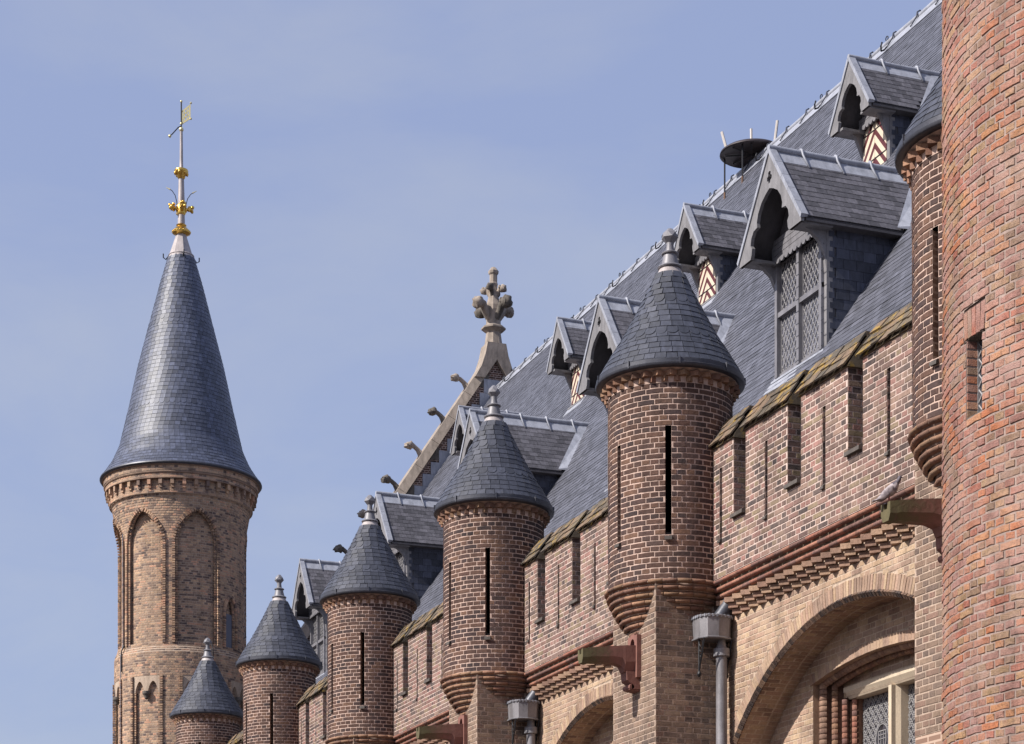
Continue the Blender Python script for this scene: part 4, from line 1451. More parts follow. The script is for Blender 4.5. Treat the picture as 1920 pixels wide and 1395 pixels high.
# ================================================================== DORMERS
def make_dormer(big, y, label, group):
    if big:
        xo, zo = 16.26, 11.28
        xf, za, wf, zf, w, zt = -.56, 3.37, 1.02, 1.97, .84, 1.96
    else:
        xo, zo = 19.80, 16.43
        xf, za, wf, zf, w, zt = -.55, 1.95, .66, .93, .48, .98
    t = empty('tall_dormer' if big else 'small_dormer', (xo, y, H0 + zo), label, 'dormer window', group)
    xr = lambda zz: zz / SLP                      # where the main roof is met at local height zz
    p = math.atan2(za - zf, wf)
    sl = math.hypot(wf, za - zf)
    # slated slopes
    expo = .138 if big else .13
    for side in (-1, 1):
        al = 0 if side < 0 else math.pi
        it = []
        n = int(sl / expo)
        tp = [strip_tpl(.2, sl / n + .03, .012, jit=.004, seed=k + 20) for k in range(4)]
        for r_ in range(n):
            s_ = (r_ + .5) * sl / n
            yy = side * (wf - s_ * math.cos(p)); zz = zf + s_ * math.sin(p)
            x = xf + .10 + (r_ % 2) * .1 + random.uniform(-.01, .01)
            while x < xr(zz) - .12:
                m = T4(x, yy + side * .008, zz + .012) @ RZ(al) @ RX(-(math.pi / 2 - p) - .04 + random.uniform(-.012, .012)) @ RY(random.uniform(-.008, .008))
                it.append((random.choice(tp), m)); x += .205
        pieces(t, 'slate', 'slates_out_of_sight', it, M['slate_brown'], 160 if side < 0 else 40)
        g = Geo()     # boarding below the slates, with real thickness
        yo, yi = side * (wf + .02), 0
        th = .05
        g.hexa([(xf + .03, yo, zf - .02), (xr(zf), yo, zf - .02), (xr(za), yi, za - .01), (xf + .03, yi, za - .01),
                (xf + .03, yo - side * th, zf - .05), (xr(zf), yo - side * th, zf - .05), (xr(za), yi, za - .09), (xf + .03, yi, za - .09)])
        g.build('roof_boarding', M['wood_dark'], t)
        g = Geo(); g.box(xf + .06, xr(zf) - .05, min(side * (wf + .03), side * (w)), max(side * (wf + .03), side * (w)), zf - .075, zf - .035)
        g.build('eave_board', M['wood_dark'], t)
        # valley lead
        g = Geo()
        a0, a1 = (xr(zf) + .01, side * (wf + .05), zf + .0), (xr(za) + .02, 0, za + .02)
        ww = .2 if big else .15
        g.hexa([(a0[0] - ww * 1.05, a0[1], a0[2] + .03), (a0[0] + .03, a0[1] + side * .05, a0[2] + .02), (a1[0] + .03, a1[1], a1[2] + .03), (a1[0] - ww * 1.1, a1[1], a1[2] + .03),
                (a0[0] - ww * 1.05, a0[1], a0[2] + .05), (a0[0] + .04, a0[1] + side * .05, a0[2] + .075), (a1[0] + .05, a1[1], a1[2] + .06), (a1[0] - ww * 1.1, a1[1], a1[2] + .05)])
        g.build('valley_flashing', M['lead'], t)
        # cheek
        it = []
        e2 = .16
        n = int(zt / e2)
        tp = [strip_tpl(.24, zt / n + .03, .008, jit=.004, seed=k + 40) for k in range(4)]
        for r_ in range(n):
            zz = (r_ + .5) * zt / n
            x0, x1 = .04, xr(zz)
            x = x0 + (r_ % 2) * .12
            row = []
            if r_ % 2: row.append((x0 + .03, .1))
            while x < x1 - .02:
                row.append((x + .12, .24)); x += .247
            for xc, wd in row:
                m = T4(xc, side * (w + .012), zz) @ RZ(al) @ RX(-.035 + random.uniform(-.01, .01)) @ SCL(wd / .24, 1, 1)
                it.append((random.choice(tp), m))
        pieces(t, 'cheek_slate', 'cheek_slates_out_of_sight', it, M['slate_cheek'], 90 if side < 0 else 20)
        g = Geo(); g.prism([(.02, 0), (xr(zt + .1), zt + .1), (.02, zt + .1)], lambda u, v, d: (u, d, v), side * (w - .06), side * w)
        g.build('cheek_boarding', M['wood_dark'], t)
        # corner post
        g = Geo(); g.box(-.02, .09, min(side * (w - .09), side * (w + .02)), max(side * (w - .09), side * (w + .02)), -.02, zt + .1); g.build('corner_post', M['wood'], t)
        # bracket
        g = Geo()
        zb_ = zf - .07
        y_ = side * (w - .03)
        b1 = .42 if big else .26
        pts = [(-.02, zb_ - .75 * (1 if big else .6)), (-.02, zb_ - .45 * (1 if big else .6)), (-.10, zb_ - .25), (-.28, zb_ - .06), (-b1 - .08, zb_), (-b1 - .08 + .16, zb_ + .0), (-.14, zb_ - .13), (.0, zb_ - .02), (.02, zb_ - .3), (.02, zb_ - .75 * (1 if big else .6))]
        pts = [(-.02, zb_ - .7 * (1 if big else .62)), (-.045, zb_ - .4), (-.14, zb_ - .2), (-.3 if big else -.2, zb_ - .07), (-b1 - .06, zb_), (.02, zb_), (.02, zb_ - .7 * (1 if big else .62))]
        inner = [(-.02 + .0, zb_ - .2)]
        g.prism(pts, lambda u, v, d: (u, d, v), y_ - .04, y_ + .04)
        g.build('bracket', M['wood'], t)
        # inner soffit beam under the foot of the bargeboard
        g = Geo(); g.box(xf + .02, .02, min(side * (wf - .02), side * (w - .16)), max(side * (wf - .02), side * (w - .16)), zf - .10, zf - .055); g.build('soffit_board', M['wood'], t)
    # bargeboard halves with cusped inner edge
    Hh = za - zf
    for side in (-1, 1):
        k = wf / 1.02
        hk = Hh / 1.40
        outer = [(0, Hh + .02), (wf + .03, -.02), (wf + .03, -.1), (wf - .14 * k, -.1)]
        inn = [(.62, -.04), (.60, .07), (.655, .13), (.63, .24), (.55, .33), (.42, .35), (.435, .43), (.39, .56), (.28, .69), (.13, .78), (.0, .83)]
        trf = [(.0, .91), (.03, .915), (.035, .95), (.08, .97), (.08, 1.02), (.04, 1.04), (.045, 1.09), (.0, 1.11)] if big else []
        poly = outer + [(a * k, b * hk) for a, b in inn] + [(a * k, b * hk) for a, b in trf]
        g = Geo()
        # triangulate as quads between the outer edge line and the inner edge points
        path_in = [(a * k, b * hk) for a, b in inn]
        def on_out(v):   # outer edge at height v
            v = max(-.1, min(Hh + .02, v))
            return (0 if v >= Hh + .02 else (Hh + .02 - v) / (Hh + .04) * (wf + .03), v) if v > -.02 else (wf + .03, v)
        full = [(wf - .36 * k, -.1)] + path_in + [(a * k, b * hk) for a, b in trf] + [(0, Hh + .02)]
        for i in range(len(full) - 1):
            a, b = full[i], full[i + 1]
            oa, ob = on_out(a[1]), on_out(b[1])
            if abs(a[0]) < 1e-6 and abs(b[0]) < 1e-6 and i != len(full) - 2 and not big:
                pass
            q = [a, b, ob, oa]
            f = [(xf - .03, side * u, zf + v) for u, v in q] + [(xf + .03, side * u, zf + v) for u, v in q]
            g.add(f, [(0, 1, 2, 3), (4, 5, 6, 7), (0, 1, 5, 4), (2, 3, 7, 6)])
        g.build('bargeboard', M['wood'], t)
        # lead capping over the board, in lengths
        nn = 5 if big else 3
        for i in range(nn):
            s0, s1 = i / nn, (i + 1) / nn - .004
            P = lambda s_, o_: (side * ((wf + .05) * (1 - s_)) + side * o_ * math.sin(p), zf - .03 + (Hh + .07) * s_ + o_ * math.cos(p))
            (ya, za_), (yb, zb_) = P(s0, .0), P(s1, .0)
            (yc_, zc_), (yd, zd) = P(s0, .045), P(s1, .045)
            x0_, x1_ = xf - .055, xf + .075
            g = Geo(); g.hexa([(x0_, ya, za_ - .03), (x0_, yb, zb_ - .03), (x1_, yb, zb_ - .0), (x1_, ya, za_ - .0), (x0_, yc_, zc_), (x0_, yd, zd), (x1_, yd, zd), (x1_, yc_, zc_)])
            g.build('lead_capping', M['lead'], t)
    # lead ridge
    xe_ = xr(za) + .05
    g = Geo(); g.tube([(xf - .05, 0, za + .085), ((xf + xe_) / 2, 0, za + .075), (xe_, 0, za + .085)], .052 if big else .042, 12); g.build('ridge_roll', M['lead'], t, True, 50)
    g = Geo()
    for side in (-1, 1):
        d = .17 if big else .13
        g.hexa([(xf - .05, 0, za + .03), (xe_, 0, za + .03), (xe_ - .06, side * d, za - d * math.tan(p) + .035), (xf - .05, side * d, za - d * math.tan(p) + .035),
                (xf - .05, 0, za + .06), (xe_, 0, za + .06), (xe_ - .06, side * d, za - d * math.tan(p) + .05), (xf - .05, side * d, za - d * math.tan(p) + .05)])
    g.build('ridge_flashing', M['lead'], t)
    nclip = 4 if big else 2
    for i in range(nclip):
        xx = xf + (xe_ - xf) * (i + .85) / (nclip + .55)
        g = Geo()
        for side in (-1, 1):
            d = .21 if big else .16
            g.tube([(xx, 0, za + .15), (xx, side * .045, za + .12), (xx + .01, side * .06, za + .04), (xx + .05, side * d, za - d * math.tan(p) + .06)], [.022, .024, .02, .016], 6)
        g.build('ridge_clip', M['lead'], t, True)
    # gable tympanum behind the board, boarded, with scalloped hem
    xt = -.05
    g = Geo()
    zm = zt - (.02 if big else .03)
    g.prism([(-wf * .86, zf - .03), (0, za - .12), (wf * .86, zf - .03)], lambda u, v, d: (d, u, v), xt - .02, xt + .02)
    g.build('tympanum_board', M['wood_dark'], t)
    ns = 11 if big else 7
    for i in range(4 if big else 2):
        g = Geo(); zz = zm + .0 + i * .085
        g.box(xt - .05 - .004 * i, xt - .022, -w + .02, w - .02, zz, zz + .08); g.build('tympanum_plank', M['lead_mid'], t)
    g = Geo()
    for i in range(ns):
        a0 = -w + .04 + (2 * w - .08) * i / ns; a1 = -w + .04 + (2 * w - .08) * (i + 1) / ns
        am_ = (a0 + a1) / 2
        pts = [(a0, zm + .002), (a0, zm - .03), (am_ - (a1 - a0) * .3, zm - .075), (am_, zm - .09), (am_ + (a1 - a0) * .3, zm - .075), (a1, zm - .03), (a1, zm + .002)]
        g.prism(pts, lambda u, v, d: (d, u, v), xt - .075, xt - .045)
    g.build('scalloped_hem', M['lead_mid'], t)
    # sill and apron
    g = Geo()
    g.hexa([(-.1, -w - .04, -.07), (-.1, w + .04, -.07), (.1, w + .04, -.04), (.1, -w - .04, -.04), (-.09, -w - .04, -.03), (-.09, w + .04, -.03), (.1, w + .04, .03), (.1, -w - .04, .03)])
    g.build('sill', M['lead'] if big else M['wood'], t)
    g = Geo(); q = .22 if big else .12
    g.hexa([(-.08 - q, -w - .1, -.0 - (.08 + q) * SLP + .05), (-.08 - q, w + .1, -.0 - (.08 + q) * SLP + .05), (-.0, w + .1, .03), (-.0, -w - .1, .03),
            (-.08 - q, -w - .1, -.0 - (.08 + q) * SLP + .065), (-.08 - q, w + .1, -.0 - (.08 + q) * SLP + .065), (-.0, w + .1, .05), (-.0, -w - .1, .05)])
    g.build('apron_flashing', M['lead'], t)
    if big:
        # lead covered frame with four leaded casements
        zs_ = 1.03
        f = Geo()
        for yy in (-w + .10, 0, w - .10):
            f.box(-.075, .06, yy - .04, yy + .04, 0, zt - .02)
        f.box(-.06, .056, -w + .06, w - .06, zs_ - .04, zs_ + .04)
        f.box(-.022, .054, -w + .06, w - .06, .004, .06)
        fr = f.build('window_frame', M['lead_mid'], t)
        for yy in (-w + .02, 0, w - .02):
            for i in range(9):
                g = Geo(); g.box(-.08, -.07, yy - .041, yy + .041, .05 + i * .2, .058 + i * .2); g.build('lead_seam', M['lead_dark'], t)
        for y0_, y1_ in ((-w + .145, -.045), (.045, w - .145)):
            for z0_, z1_ in ((.06, zs_ - .04), (zs_ + .04, zt - .05)):
                g = Geo(); g.box(.02, .03, y0_, y1_, z0_, z1_); gl = g.build('pane', M['glass_grey'] if z0_ < .5 else M['glass'], t)
                g = Geo()
                sx_, sz_ = .11, .175
                def bar(p0, p1, tt=.0052):
                    d = np.array(p1) - np.array(p0); l = np.linalg.norm(d)
                    if l < .01: return
                    nn_ = np.array([-d[1], d[0]]) / l * tt
                    a = [tuple(p0 + nn_), tuple(p1 + nn_), tuple(p1 - nn_), tuple(p0 - nn_)]
                    g.prism(a, lambda u, v, dd: (dd, u, v), .008, .018)
                wd, ht = y1_ - y0_, z1_ - z0_
                for s_ in (-1, 1):
                    for k in range(-12, 24):
                        P0 = np.array([y0_ if s_ > 0 else y1_, z0_ + k * sz_]); P1 = P0 + np.array([s_ * wd, wd / sx_ * sz_])
                        d = P1 - P0
                        t0 = max(0, (z0_ - P0[1]) / d[1]); t1 = min(1, (z1_ - P0[1]) / d[1])
                        if t1 > t0: bar(P0 + d * t0, P0 + d * t1)
                g.build('lead_came', M['lattice'], gl)
                g = Geo()
                for a0, a1, b0, b1 in ((y0_, y1_, z0_, z0_ + .025), (y0_, y1_, z1_ - .025, z1_), (y0_, y0_ + .02, z0_, z1_), (y1_ - .02, y1_, z0_, z1_)):
                    g.box(-.0, .02, a0, a1, b0, b1)
                g.build('casement', M['lead_mid'], gl)
    else:
        g = Geo(); g.box(.02, .06, -w + .07, w - .07, 0, zt - .02); g.build('window_back', M['wood_dark'], t)
        for s_ in (-1, 1):
            g = Geo(); a, b = sorted((s_ * .004, s_ * (w - .075)))
            g.box(-.035, -.01, a, b, .03, zt - .07)
            g.build('painted_shutter', M['chevron'], t)
            for zz in (.22, zt - .22):
                g = Geo(); g.box(-.045, -.035, a + .01, b - .01, zz, zz + .018); g.build('strap_hinge', M['iron'], t)
    return t
DB = [(21.9, 'tall dormer mostly hidden behind the round tower at the right edge'),
      (29.32, 'biggest dormer with four leaded casements, right of the biggest turret'),
      (36.3, 'tall dormer half hidden behind the cone of the biggest turret'),
      (43.75, 'tall dormer behind the second largest turret, its ridge running right into the roof'),
      (51.06, 'tall dormer directly left of the second largest turret, dark slate cheek showing'),
      (58.8, 'leftmost dormer, against the sky between the third and fourth turrets')]
for y, lab in DB[1:]:
    random.seed(int(y * 7))
    make_dormer(True, y, lab, 'tall dormers on the roof')
DS = [(32.85, 'highest small dormer with cream and red chevron shutters, beside the round tower'),
      (39.85, 'small dormer with chevron shutters directly right of the biggest turret\'s lead finial'),
      (47.15, 'small dormer with chevron shutters left of the biggest turret, near the ridge'),
      (54.6, 'small dormer behind the second turret\'s lead finial, leftmost near the gable')]
for y, lab in DS:
    random.seed(int(y * 7))
    make_dormer(False, y, lab, 'small shuttered dormers near the ridge')

# ================================================================== FAR GABLE
random.seed(900)
YG = 64.3
gb = empty('stepped_gable', (23.93, YG, H0 + 16.0), 'stone-coped brick gable with crockets closing the far end of the roof', 'gable')
gx = lambda x: x - 23.93
gz = lambda v: v - 16.0
zin = lambda x: 23.43 - 1.5 * abs(x - 23.93)           # underside of the coping
ms = Masonry(gb)
def exg(zc):
    v = zc + 16.0
    hw = (23.43 - v) / 1.5
    inner = max(0, (ZR - v) / SLP) - .25
    o = [(-99, -hw), (hw, 99)]
    if inner > 0: o.append((-inner, inner))
    return o
ms.flat(0, (0, 0, 0), -8.6, 8.6, gz(11.5), gz(23.4), exg)
ms.finish(M['brick_turret'], M['mortar_parapet'], 200)
g = Geo(); g.prism([(-9, gz(10)), (0, gz(23.4)), (9, gz(10))], lambda u, v, d: (u, d, v), .03, .5); g.build('gable_core', M['back_brick'], gb)
cs = Vector((1, 1.5)).normalized()
for side in (-1, 1):
    L = 11.5 if side < 0 else 8
    k = 0; s_ = .55
    while s_ < L:
        l = 1.05
        a = (side * (s_ * cs.x), 23.43 - s_ * cs.y); b = (side * ((s_ + l - .012) * cs.x), 23.43 - (s_ + l - .012) * cs.y)
        nx_, nz_ = side * cs.y * .30, cs.x * .30
        g = Geo()
        g.hexa([(a[0], -.14, gz(a[1])), (b[0], -.14, gz(b[1])), (b[0], .5, gz(b[1])), (a[0], .5, gz(a[1])),
                (a[0] + nx_, -.06, gz(a[1] + nz_)), (b[0] + nx_, -.06, gz(b[1] + nz_)), (b[0] + nx_, .5, gz(b[1] + nz_)), (a[0] + nx_, .5, gz(a[1] + nz_))])
        g.build('coping_stone', M['stone'], gb)
        s_ += l; k += 1
    # toothed kneeler stones in the brickwork
    for j in range(7):
        v = 22.5 - j * 1.32
        hx = (23.43 - v) / 1.5
        g = Geo(); x0_, x1_ = sorted((side * (hx - .05), side * (hx - .38))); g.box(x0_, x1_, -.02, .1, gz(v), gz(v + .42)); g.build('quoin_stone', M['stone_dark'], gb)
    # stepped lead flashing against the roof
    for j in range(1, 27):
        v = 22.3 - j * .42
        hx = (ZR - v) / SLP
        g = Geo(); x0_, x1_ = sorted((side * max(.003, hx - .5), side * (hx + .16))); g.box(x0_, x1_, -.028, .022, gz(v), gz(v + .415)); g.build('step_flashing', M['lead'], gb)
g = Geo(); g.box(-.42, .42, -.026, .024, gz(22.305), gz(22.78)); g.build('apex_flashing', M['lead'], gb)
# crockets: horn with curled head
for j in range(8):
    s_ = 1.35 + j * 1.47
    if s_ > 11.5: break
    bx, bz = -(s_ * cs.x) - cs.y * .29, 23.43 - s_ * cs.y + cs.x * .29
    g = Geo(); g.M = Matrix.Translation((bx, .18, gz(bz))) @ Matrix.Scale(.74, 4)
    g.tube([(.12, 0, -.12), (.02, 0, .06), (-.12, 0, .24), (-.28, 0, .36), (-.42, 0, .38)], [.24, .15, .105, .1, .12], 10)
    g.blob((-.50, 0, .40), (.21, .19, .17), j, .6)
    g.blob((-.64, -.08, .32), (.13, .13, .11), j + 3, .7)
    g.blob((-.57, .09, .36), (.09, .09, .08), j + 5, .7)
    g.blob((-.48, -.05, .30), (.08, .12, .06), j + 9, .6)
    g.build('crocket', M['stone_dark'] if j % 2 else M['stone'], gb, True, 60)
# finial
fn = Geo(); fn.M = Matrix.Translation((0, .18, 0))
def octa(prof, rot=math.pi / 8, n=8):
    vs = []
    for r_, v in prof:
        for i in range(n):
            a = rot + 2 * math.pi * i / n
            vs.append((r_ * math.cos(a), r_ * math.sin(a), gz(v)))
    fs = []
    for k in range(len(prof) - 1):
        for i in range(n):
            j = (i + 1) % n
            fs.append((k * n + i, k * n + j, (k + 1) * n + j, (k + 1) * n + i))
    fs.append(tuple(range(n))); fs.append(tuple((len(prof) - 1) * n + i for i in range(n)))
    fn.add(vs, fs)
fl_ = [(.78, 22.78), (.55, 23.18), (.41, 23.6), (.33, 24.0)]
for s_ in (-1, 1):
    fn.prism([(s_ * a, gz(b)) for a, b in fl_] + [(0, gz(24.0)), (0, gz(23.43)), (s_ * .43, gz(22.78))], lambda u, v, d: (u, d, v), -.36, .32)
octa([(.36, 23.62), (.33, 23.85), (.28, 24.2), (.25, 24.42), (.27, 24.45), (.42, 24.55), (.42, 24.6), (.27, 24.7), (.25, 24.72), (.24, 24.95), (.27, 25.2), (.26, 25.35), (.2, 25.55), (.15, 25.75), (.13, 26.0), (.15, 26.1), (.13, 26.15), (.13, 26.4), (.17, 26.45), (.18, 26.53), (.13, 26.6), (.08, 26.66)])
fn.build('finial_shaft', M['stone'], gb)
for i in range(4):
    a = .35 + i * math.pi / 2
    for hh, rr, zz in ((1.0, .34, 25.18), (.62, .17, 25.82)):
        g = Geo(); g.M = Matrix.Translation((0, .18, gz(zz))) @ Matrix.Rotation(a + (.5 if hh < 1 else 0), 4, 'Z') @ Matrix.Scale(1.0, 4)
        g.tube([(rr * .5, 0, -.3 * hh), (rr * 1.0, 0, -.05 * hh), (rr * 1.35, 0, .15 * hh), (rr * 1.8, 0, .2 * hh)], [.10 * hh, .12 * hh, .13 * hh, .12 * hh], 8)
        g.blob((rr * 2.0, 0, .14 * hh), (.22 * hh, .19 * hh, .2 * hh), i, .4)
        g.tube([(rr * 2.0 + .1 * hh * math.cos(q), -.13 * hh, .14 * hh + .1 * hh * math.sin(q)) for q in np.linspace(-1, 4.2, 12)], .03 * hh, 6)
        g.blob((rr * 1.5, -.08, .22 * hh), .09 * hh, i + 4, .6); g.blob((rr * 2.1, .1 * hh, .25 * hh), .08 * hh, i + 8, .6)
        g.build('leaf_scroll', M['stone_dark'] if (i + (hh < 1)) % 2 else M['stone'], gb, True, 60)

# ================================================================== FAR ROUND TOWER WITH SPIRE
random.seed(1000)
TX, TYY = 13.4, 65.17
tw = empty('spired_tower', (TX, TYY, 0), 'tall round brick tower with tall slate spire and gilded finial, at left', 'tower')
Z = lambda v: v + H0
def Rtow(zw):
    v = zw - H0
    if v > 16.2: return 2.03 + .20 * ((v - 16.2) / 1.4) ** 1.6
    if v < 12.62: return 2.13
    return 2.03
FP = math.atan2(-TYY, -TX)                                # azimuth facing the viewer
def nich_up():
    out = []
    for c_ in (13.9, -35.7, -83, 110):
        out.append((FP + R(c_), R(19.5), 12.9, 16.05, 17.12))
    return out
NU = nich_up()
NL = [(FP + R(c_), R(13.2), 7.5, 11.9, 11.9) for c_ in (-31, 14, -76, 59)]
SW = (FP + R(49), R(7), 12.9, 14.0, 14.55)
Rr = 2.03
def lanc(v, z0, zs_, za_, hw):
    if v < z0 or v > za_: return 0
    if v < zs_: return hw
    if za_ - zs_ < .01: return hw
    Hh_, w_ = za_ - zs_, hw * 2.05
    r_ = (Hh_ * Hh_ + w_ * w_) / (2 * w_)
    return max(0, math.sqrt(max(0, r_ * r_ - (v - zs_) ** 2)) - (r_ - w_)) / 2.05
def ext(zc, lower=False):
    v = zc - H0; o = []
    for c_, hw, z0, zs_, za_ in (NL if lower else NU + [SW]):
        h_ = lanc(v, z0, zs_, za_, hw)
        rc_ = 2.13 if lower else Rr
        if h_ > 0: o.append(((c_ - h_) * rc_, (c_ + h_) * rc_))
    return sorted(o)
PH0, PH1 = FP - math.pi * .62, FP + math.pi * .62
ms = Masonry(tw)
ms.cyl(Rr, Z(12.85), Z(17.55), PH0, PH1, ext, Rz=Rtow, pitch=.0755, seg=.16)
ms.cyl(2.13, Z(6.6), Z(12.62), PH0, PH1, lambda zc: ext(zc, True), Rz=lambda z_: 2.13, pitch=.0755, seg=.16)
ms.cyl(2.08, Z(12.62), Z(12.85), PH0, PH1, Rz=lambda z_: 2.13 - (z_ - Z(12.62)) / .23 * .10, pitch=.0755)
for c_, hw, z0, zs_, za_ in NU + [SW]:                    # niche backs
    ms.cyl(Rr - .13, Z(z0), Z(za_), c_ - hw - .02, c_ + hw + .02, pitch=.0755)
for c_, hw, z0, zs_, za_ in NL:
    ms.cyl(2.13 - .12, Z(z0), Z(za_), c_ - hw - .02, c_ + hw + .02, pitch=.0755)
def edge_bricks(c_, hw, z0, zs_, za_, rad, depth, w=.07, bot=True):
    """two brick orders running up the jambs and over the pointed head, and the reveal behind"""
    path = []
    v = z0
    while v < zs_: path.append((hw, v)); v += .0755
    for q in (np.linspace(0, 1, 13) if za_ > zs_ else []):
        vv = zs_ + (za_ - zs_) * q
        path.append((lanc(min(vv, za_ - 1e-4), z0, zs_, za_, hw), vv))
    it = []
    for s_ in (-1, 1):
        for i in range(len(path) - 1):
            (h0, v0), (h1, v1) = path[i], path[i + 1]
            n = max(1, int(round(math.hypot((h1 - h0) * rad, v1 - v0) / .0755)))
            for j in range(n):
                h_, v_ = h0 + (h1 - h0) * (j + .5) / n, v0 + (v1 - v0) * (j + .5) / n
                a = c_ + s_ * h_
                tan = math.atan2(-(h1 - h0) * rad * s_, v1 - v0)          # lean of the path
                rr = (Rtow(Z(v_)) if rad < 2.1 else 2.13)
                wv = random.uniform(.9, 1.1)
                for r_off, side_off, wdt in ((.035, .04, .10), (-.03, -.045, .07)):
                    aa = a + s_ * side_off / rad
                    it.append((random.choice(FLAT[.110]), RZ(aa + math.pi / 2) @ T4(0, -(rr + r_off), Z(v_)) @ RY(-tan) @ SCL(wdt / .11 * wv, 4.5, 1.0)))
            rr = (Rtow(Z(v0)) if rad < 2.1 else 2.13)
            P = lambda a, r_, v_: (r_ * math.cos(a), r_ * math.sin(a), Z(v_))
            ms.quad(P(c_ + s_ * h0, rr, v0), P(c_ + s_ * h1, rr, v1), P(c_ + s_ * h1, rr - depth, v1), P(c_ + s_ * h0, rr - depth, v0))
    ms.items += it
for a_ in NU: edge_bricks(*a_, 2.03, .13)
for a_ in NL: edge_bricks(*a_, 2.13, .12)
edge_bricks(*SW, 2.03, .13)
# cornice above the corbel table
ms.cyl(2.42, Z(17.98), Z(18.13), PH0, PH1, pitch=.0755)
ms.cyl(2.47, Z(18.2), Z(18.36), PH0, PH1, pitch=.0755)
ms.cyl(2.29, Z(17.55), Z(17.98), PH0, PH1, pitch=.0755)
ms.finish(M['brick_far'], M['mortar_far'], 300)
g = Geo()
g.lathe([(2.1, 0), (2.1, Z(6.6))], 48)
g.lathe([(1.86, Z(6.5)), (1.86, Z(17.5)), (2.29, Z(17.56)), (2.27, Z(18.0)), (2.4, Z(18.1)), (2.4, Z(18.42))], 48)
g.build('tower_core', M['back_brick'], tw, True)
g = Geo()
g.lathe([(2.28, Z(17.97)), (2.44, Z(17.975)), (2.44, Z(18.0))], 64)
g.lathe([(2.40, Z(18.12)), (2.455, Z(18.135)), (2.475, Z(18.165)), (2.455, Z(18.195)), (2.42, Z(18.2))], 64)
g.lathe([(2.40, Z(18.35)), (2.52, Z(18.37)), (2.53, Z(18.41)), (2.4, Z(18.43))], 64)
g.build('cornice_roll', M['brick_far'], tw, True, 40)
# corbel table
n = 40
for i in range(n):
    a = FP + 2 * math.pi * (i + .25) / n
    d = (a - FP + math.pi) % (2 * math.pi) - math.pi
    if abs(d) > 1.9: continue
    g = Geo(); g.M = Matrix.Rotation(a + math.pi / 2, 4, 'Z')
    g.box(-.055, .055, -2.41, -2.2, Z(17.80), Z(17.975)); g.box(-.05, .05, -2.35, -2.2, Z(17.70), Z(17.80)); g.box(-.045, .045, -2.30, -2.2, Z(17.60), Z(17.70))
    g.build('corbel', M['brick_far'], tw)
# upper window slit shutter, iron rod, little corbel heads
g = Geo(); g.M = Matrix.Rotation(SW[0] + math.pi / 2, 4, 'Z'); g.box(-.2, .2, -1.96, -1.9, Z(12.9), Z(14.0)); g.build('grey_shutter', M['grey_shutter'], tw)
for c_, hw, z0, zs_, za_ in NL:
    # twin arches hanging on a small head corbel
    g = Geo()
    hx = hw * 2.13
    CP = lambda x, r_, v: (r_ * math.cos(c_ + x / 2.13), r_ * math.sin(c_ + x / 2.13), Z(v))
    for s_ in (-1, 1):
        P_ = []
        for q in np.linspace(-1, 1, 13):
            P_.append((s_ * hx / 2 + .185 * q, 11.34 + .36 * (1 - abs(q) ** 1.7) ** .75))
        P_ = [(s_ * hx / 2 - hx / 2, 11.34)] + P_ + [(s_ * hx / 2 + hx / 2, 11.34)]
        for (a, b), (c2, d2) in zip(P_, P_[1:]):
            g.add([CP(a, 2.125, b), CP(c2, 2.125, d2), CP(c2, 2.125, 11.93), CP(a, 2.125, 11.93), CP(a, 2.0, b), CP(c2, 2.0, d2)], [(0, 1, 2, 3), (0, 1, 5, 4)])
    g.build('twin_arch_head', M['mortar_far'], tw)
    g = Geo(); g.M = Matrix.Rotation(c_ + math.pi / 2, 4, 'Z'); g.lathe([(.01, Z(11.12)), (.06, Z(11.16)), (.08, Z(11.24)), (.13, Z(11.3)), (.13, Z(11.38))], 12, c=(0, -2.1)); g.build('corbel_head', M['stone_dark'], tw)
for dd in (-60, 27):
    a = FP + R(dd); g = Geo(); g.tube([(2.17 * math.cos(a), 2.17 * math.sin(a), Z(12.1)), (2.17 * math.cos(a), 2.17 * math.sin(a), Z(12.75)), (2.07 * math.cos(a), 2.07 * math.sin(a), Z(12.95))], .02, 6); g.build('rain_rod', M['iron'], tw)
a = FP + R(-61); g = Geo(); g.tube([(2.18 * math.cos(a), 2.18 * math.sin(a), Z(6.5)), (2.18 * math.cos(a), 2.18 * math.sin(a), Z(12.6)), (2.09 * math.cos(a), 2.09 * math.sin(a), Z(13.0)), (2.1 * math.cos(a), 2.1 * math.sin(a), Z(16.5))], .012, 5)
g.build('lightning_conductor', M['grey_shutter'], tw)
# spire
spr = [(2.56, Z(18.45)), (2.40, Z(18.68)), (2.2, Z(18.98)), (1.97, Z(19.5)), (1.65, Z(20.86)), (1.365, Z(22.19)), (1.0, Z(23.6)), (.674, Z(24.87)), (.455, Z(25.62)), (.42, Z(25.75))]
g = Geo(); g.lathe([(r_ - .02, z_) for r_, z_ in spr], 48); core = g.build('spire_roof', M['slate_spire'], tw, True)
_pieces_at(core, tw.location, 'slate', 'slates_out_of_sight', cone_rows(spr, .135, .17, (17, 38, 39), min_n=12), M['slate_spire'], 300)
g = Geo(); g.lathe([(2.45, Z(18.38)), (2.57, Z(18.39)), (2.60, Z(18.43)), (2.59, Z(18.47)), (2.5, Z(18.49))], 64); g.build('gutter_rim', M['lead_dark'], tw, True, 50)
g = Geo(); g.lathe([(.45, Z(25.62)), (.44, Z(25.74)), (.40, Z(25.8)), (.42, Z(25.82)), (.40, Z(25.85))], 28)
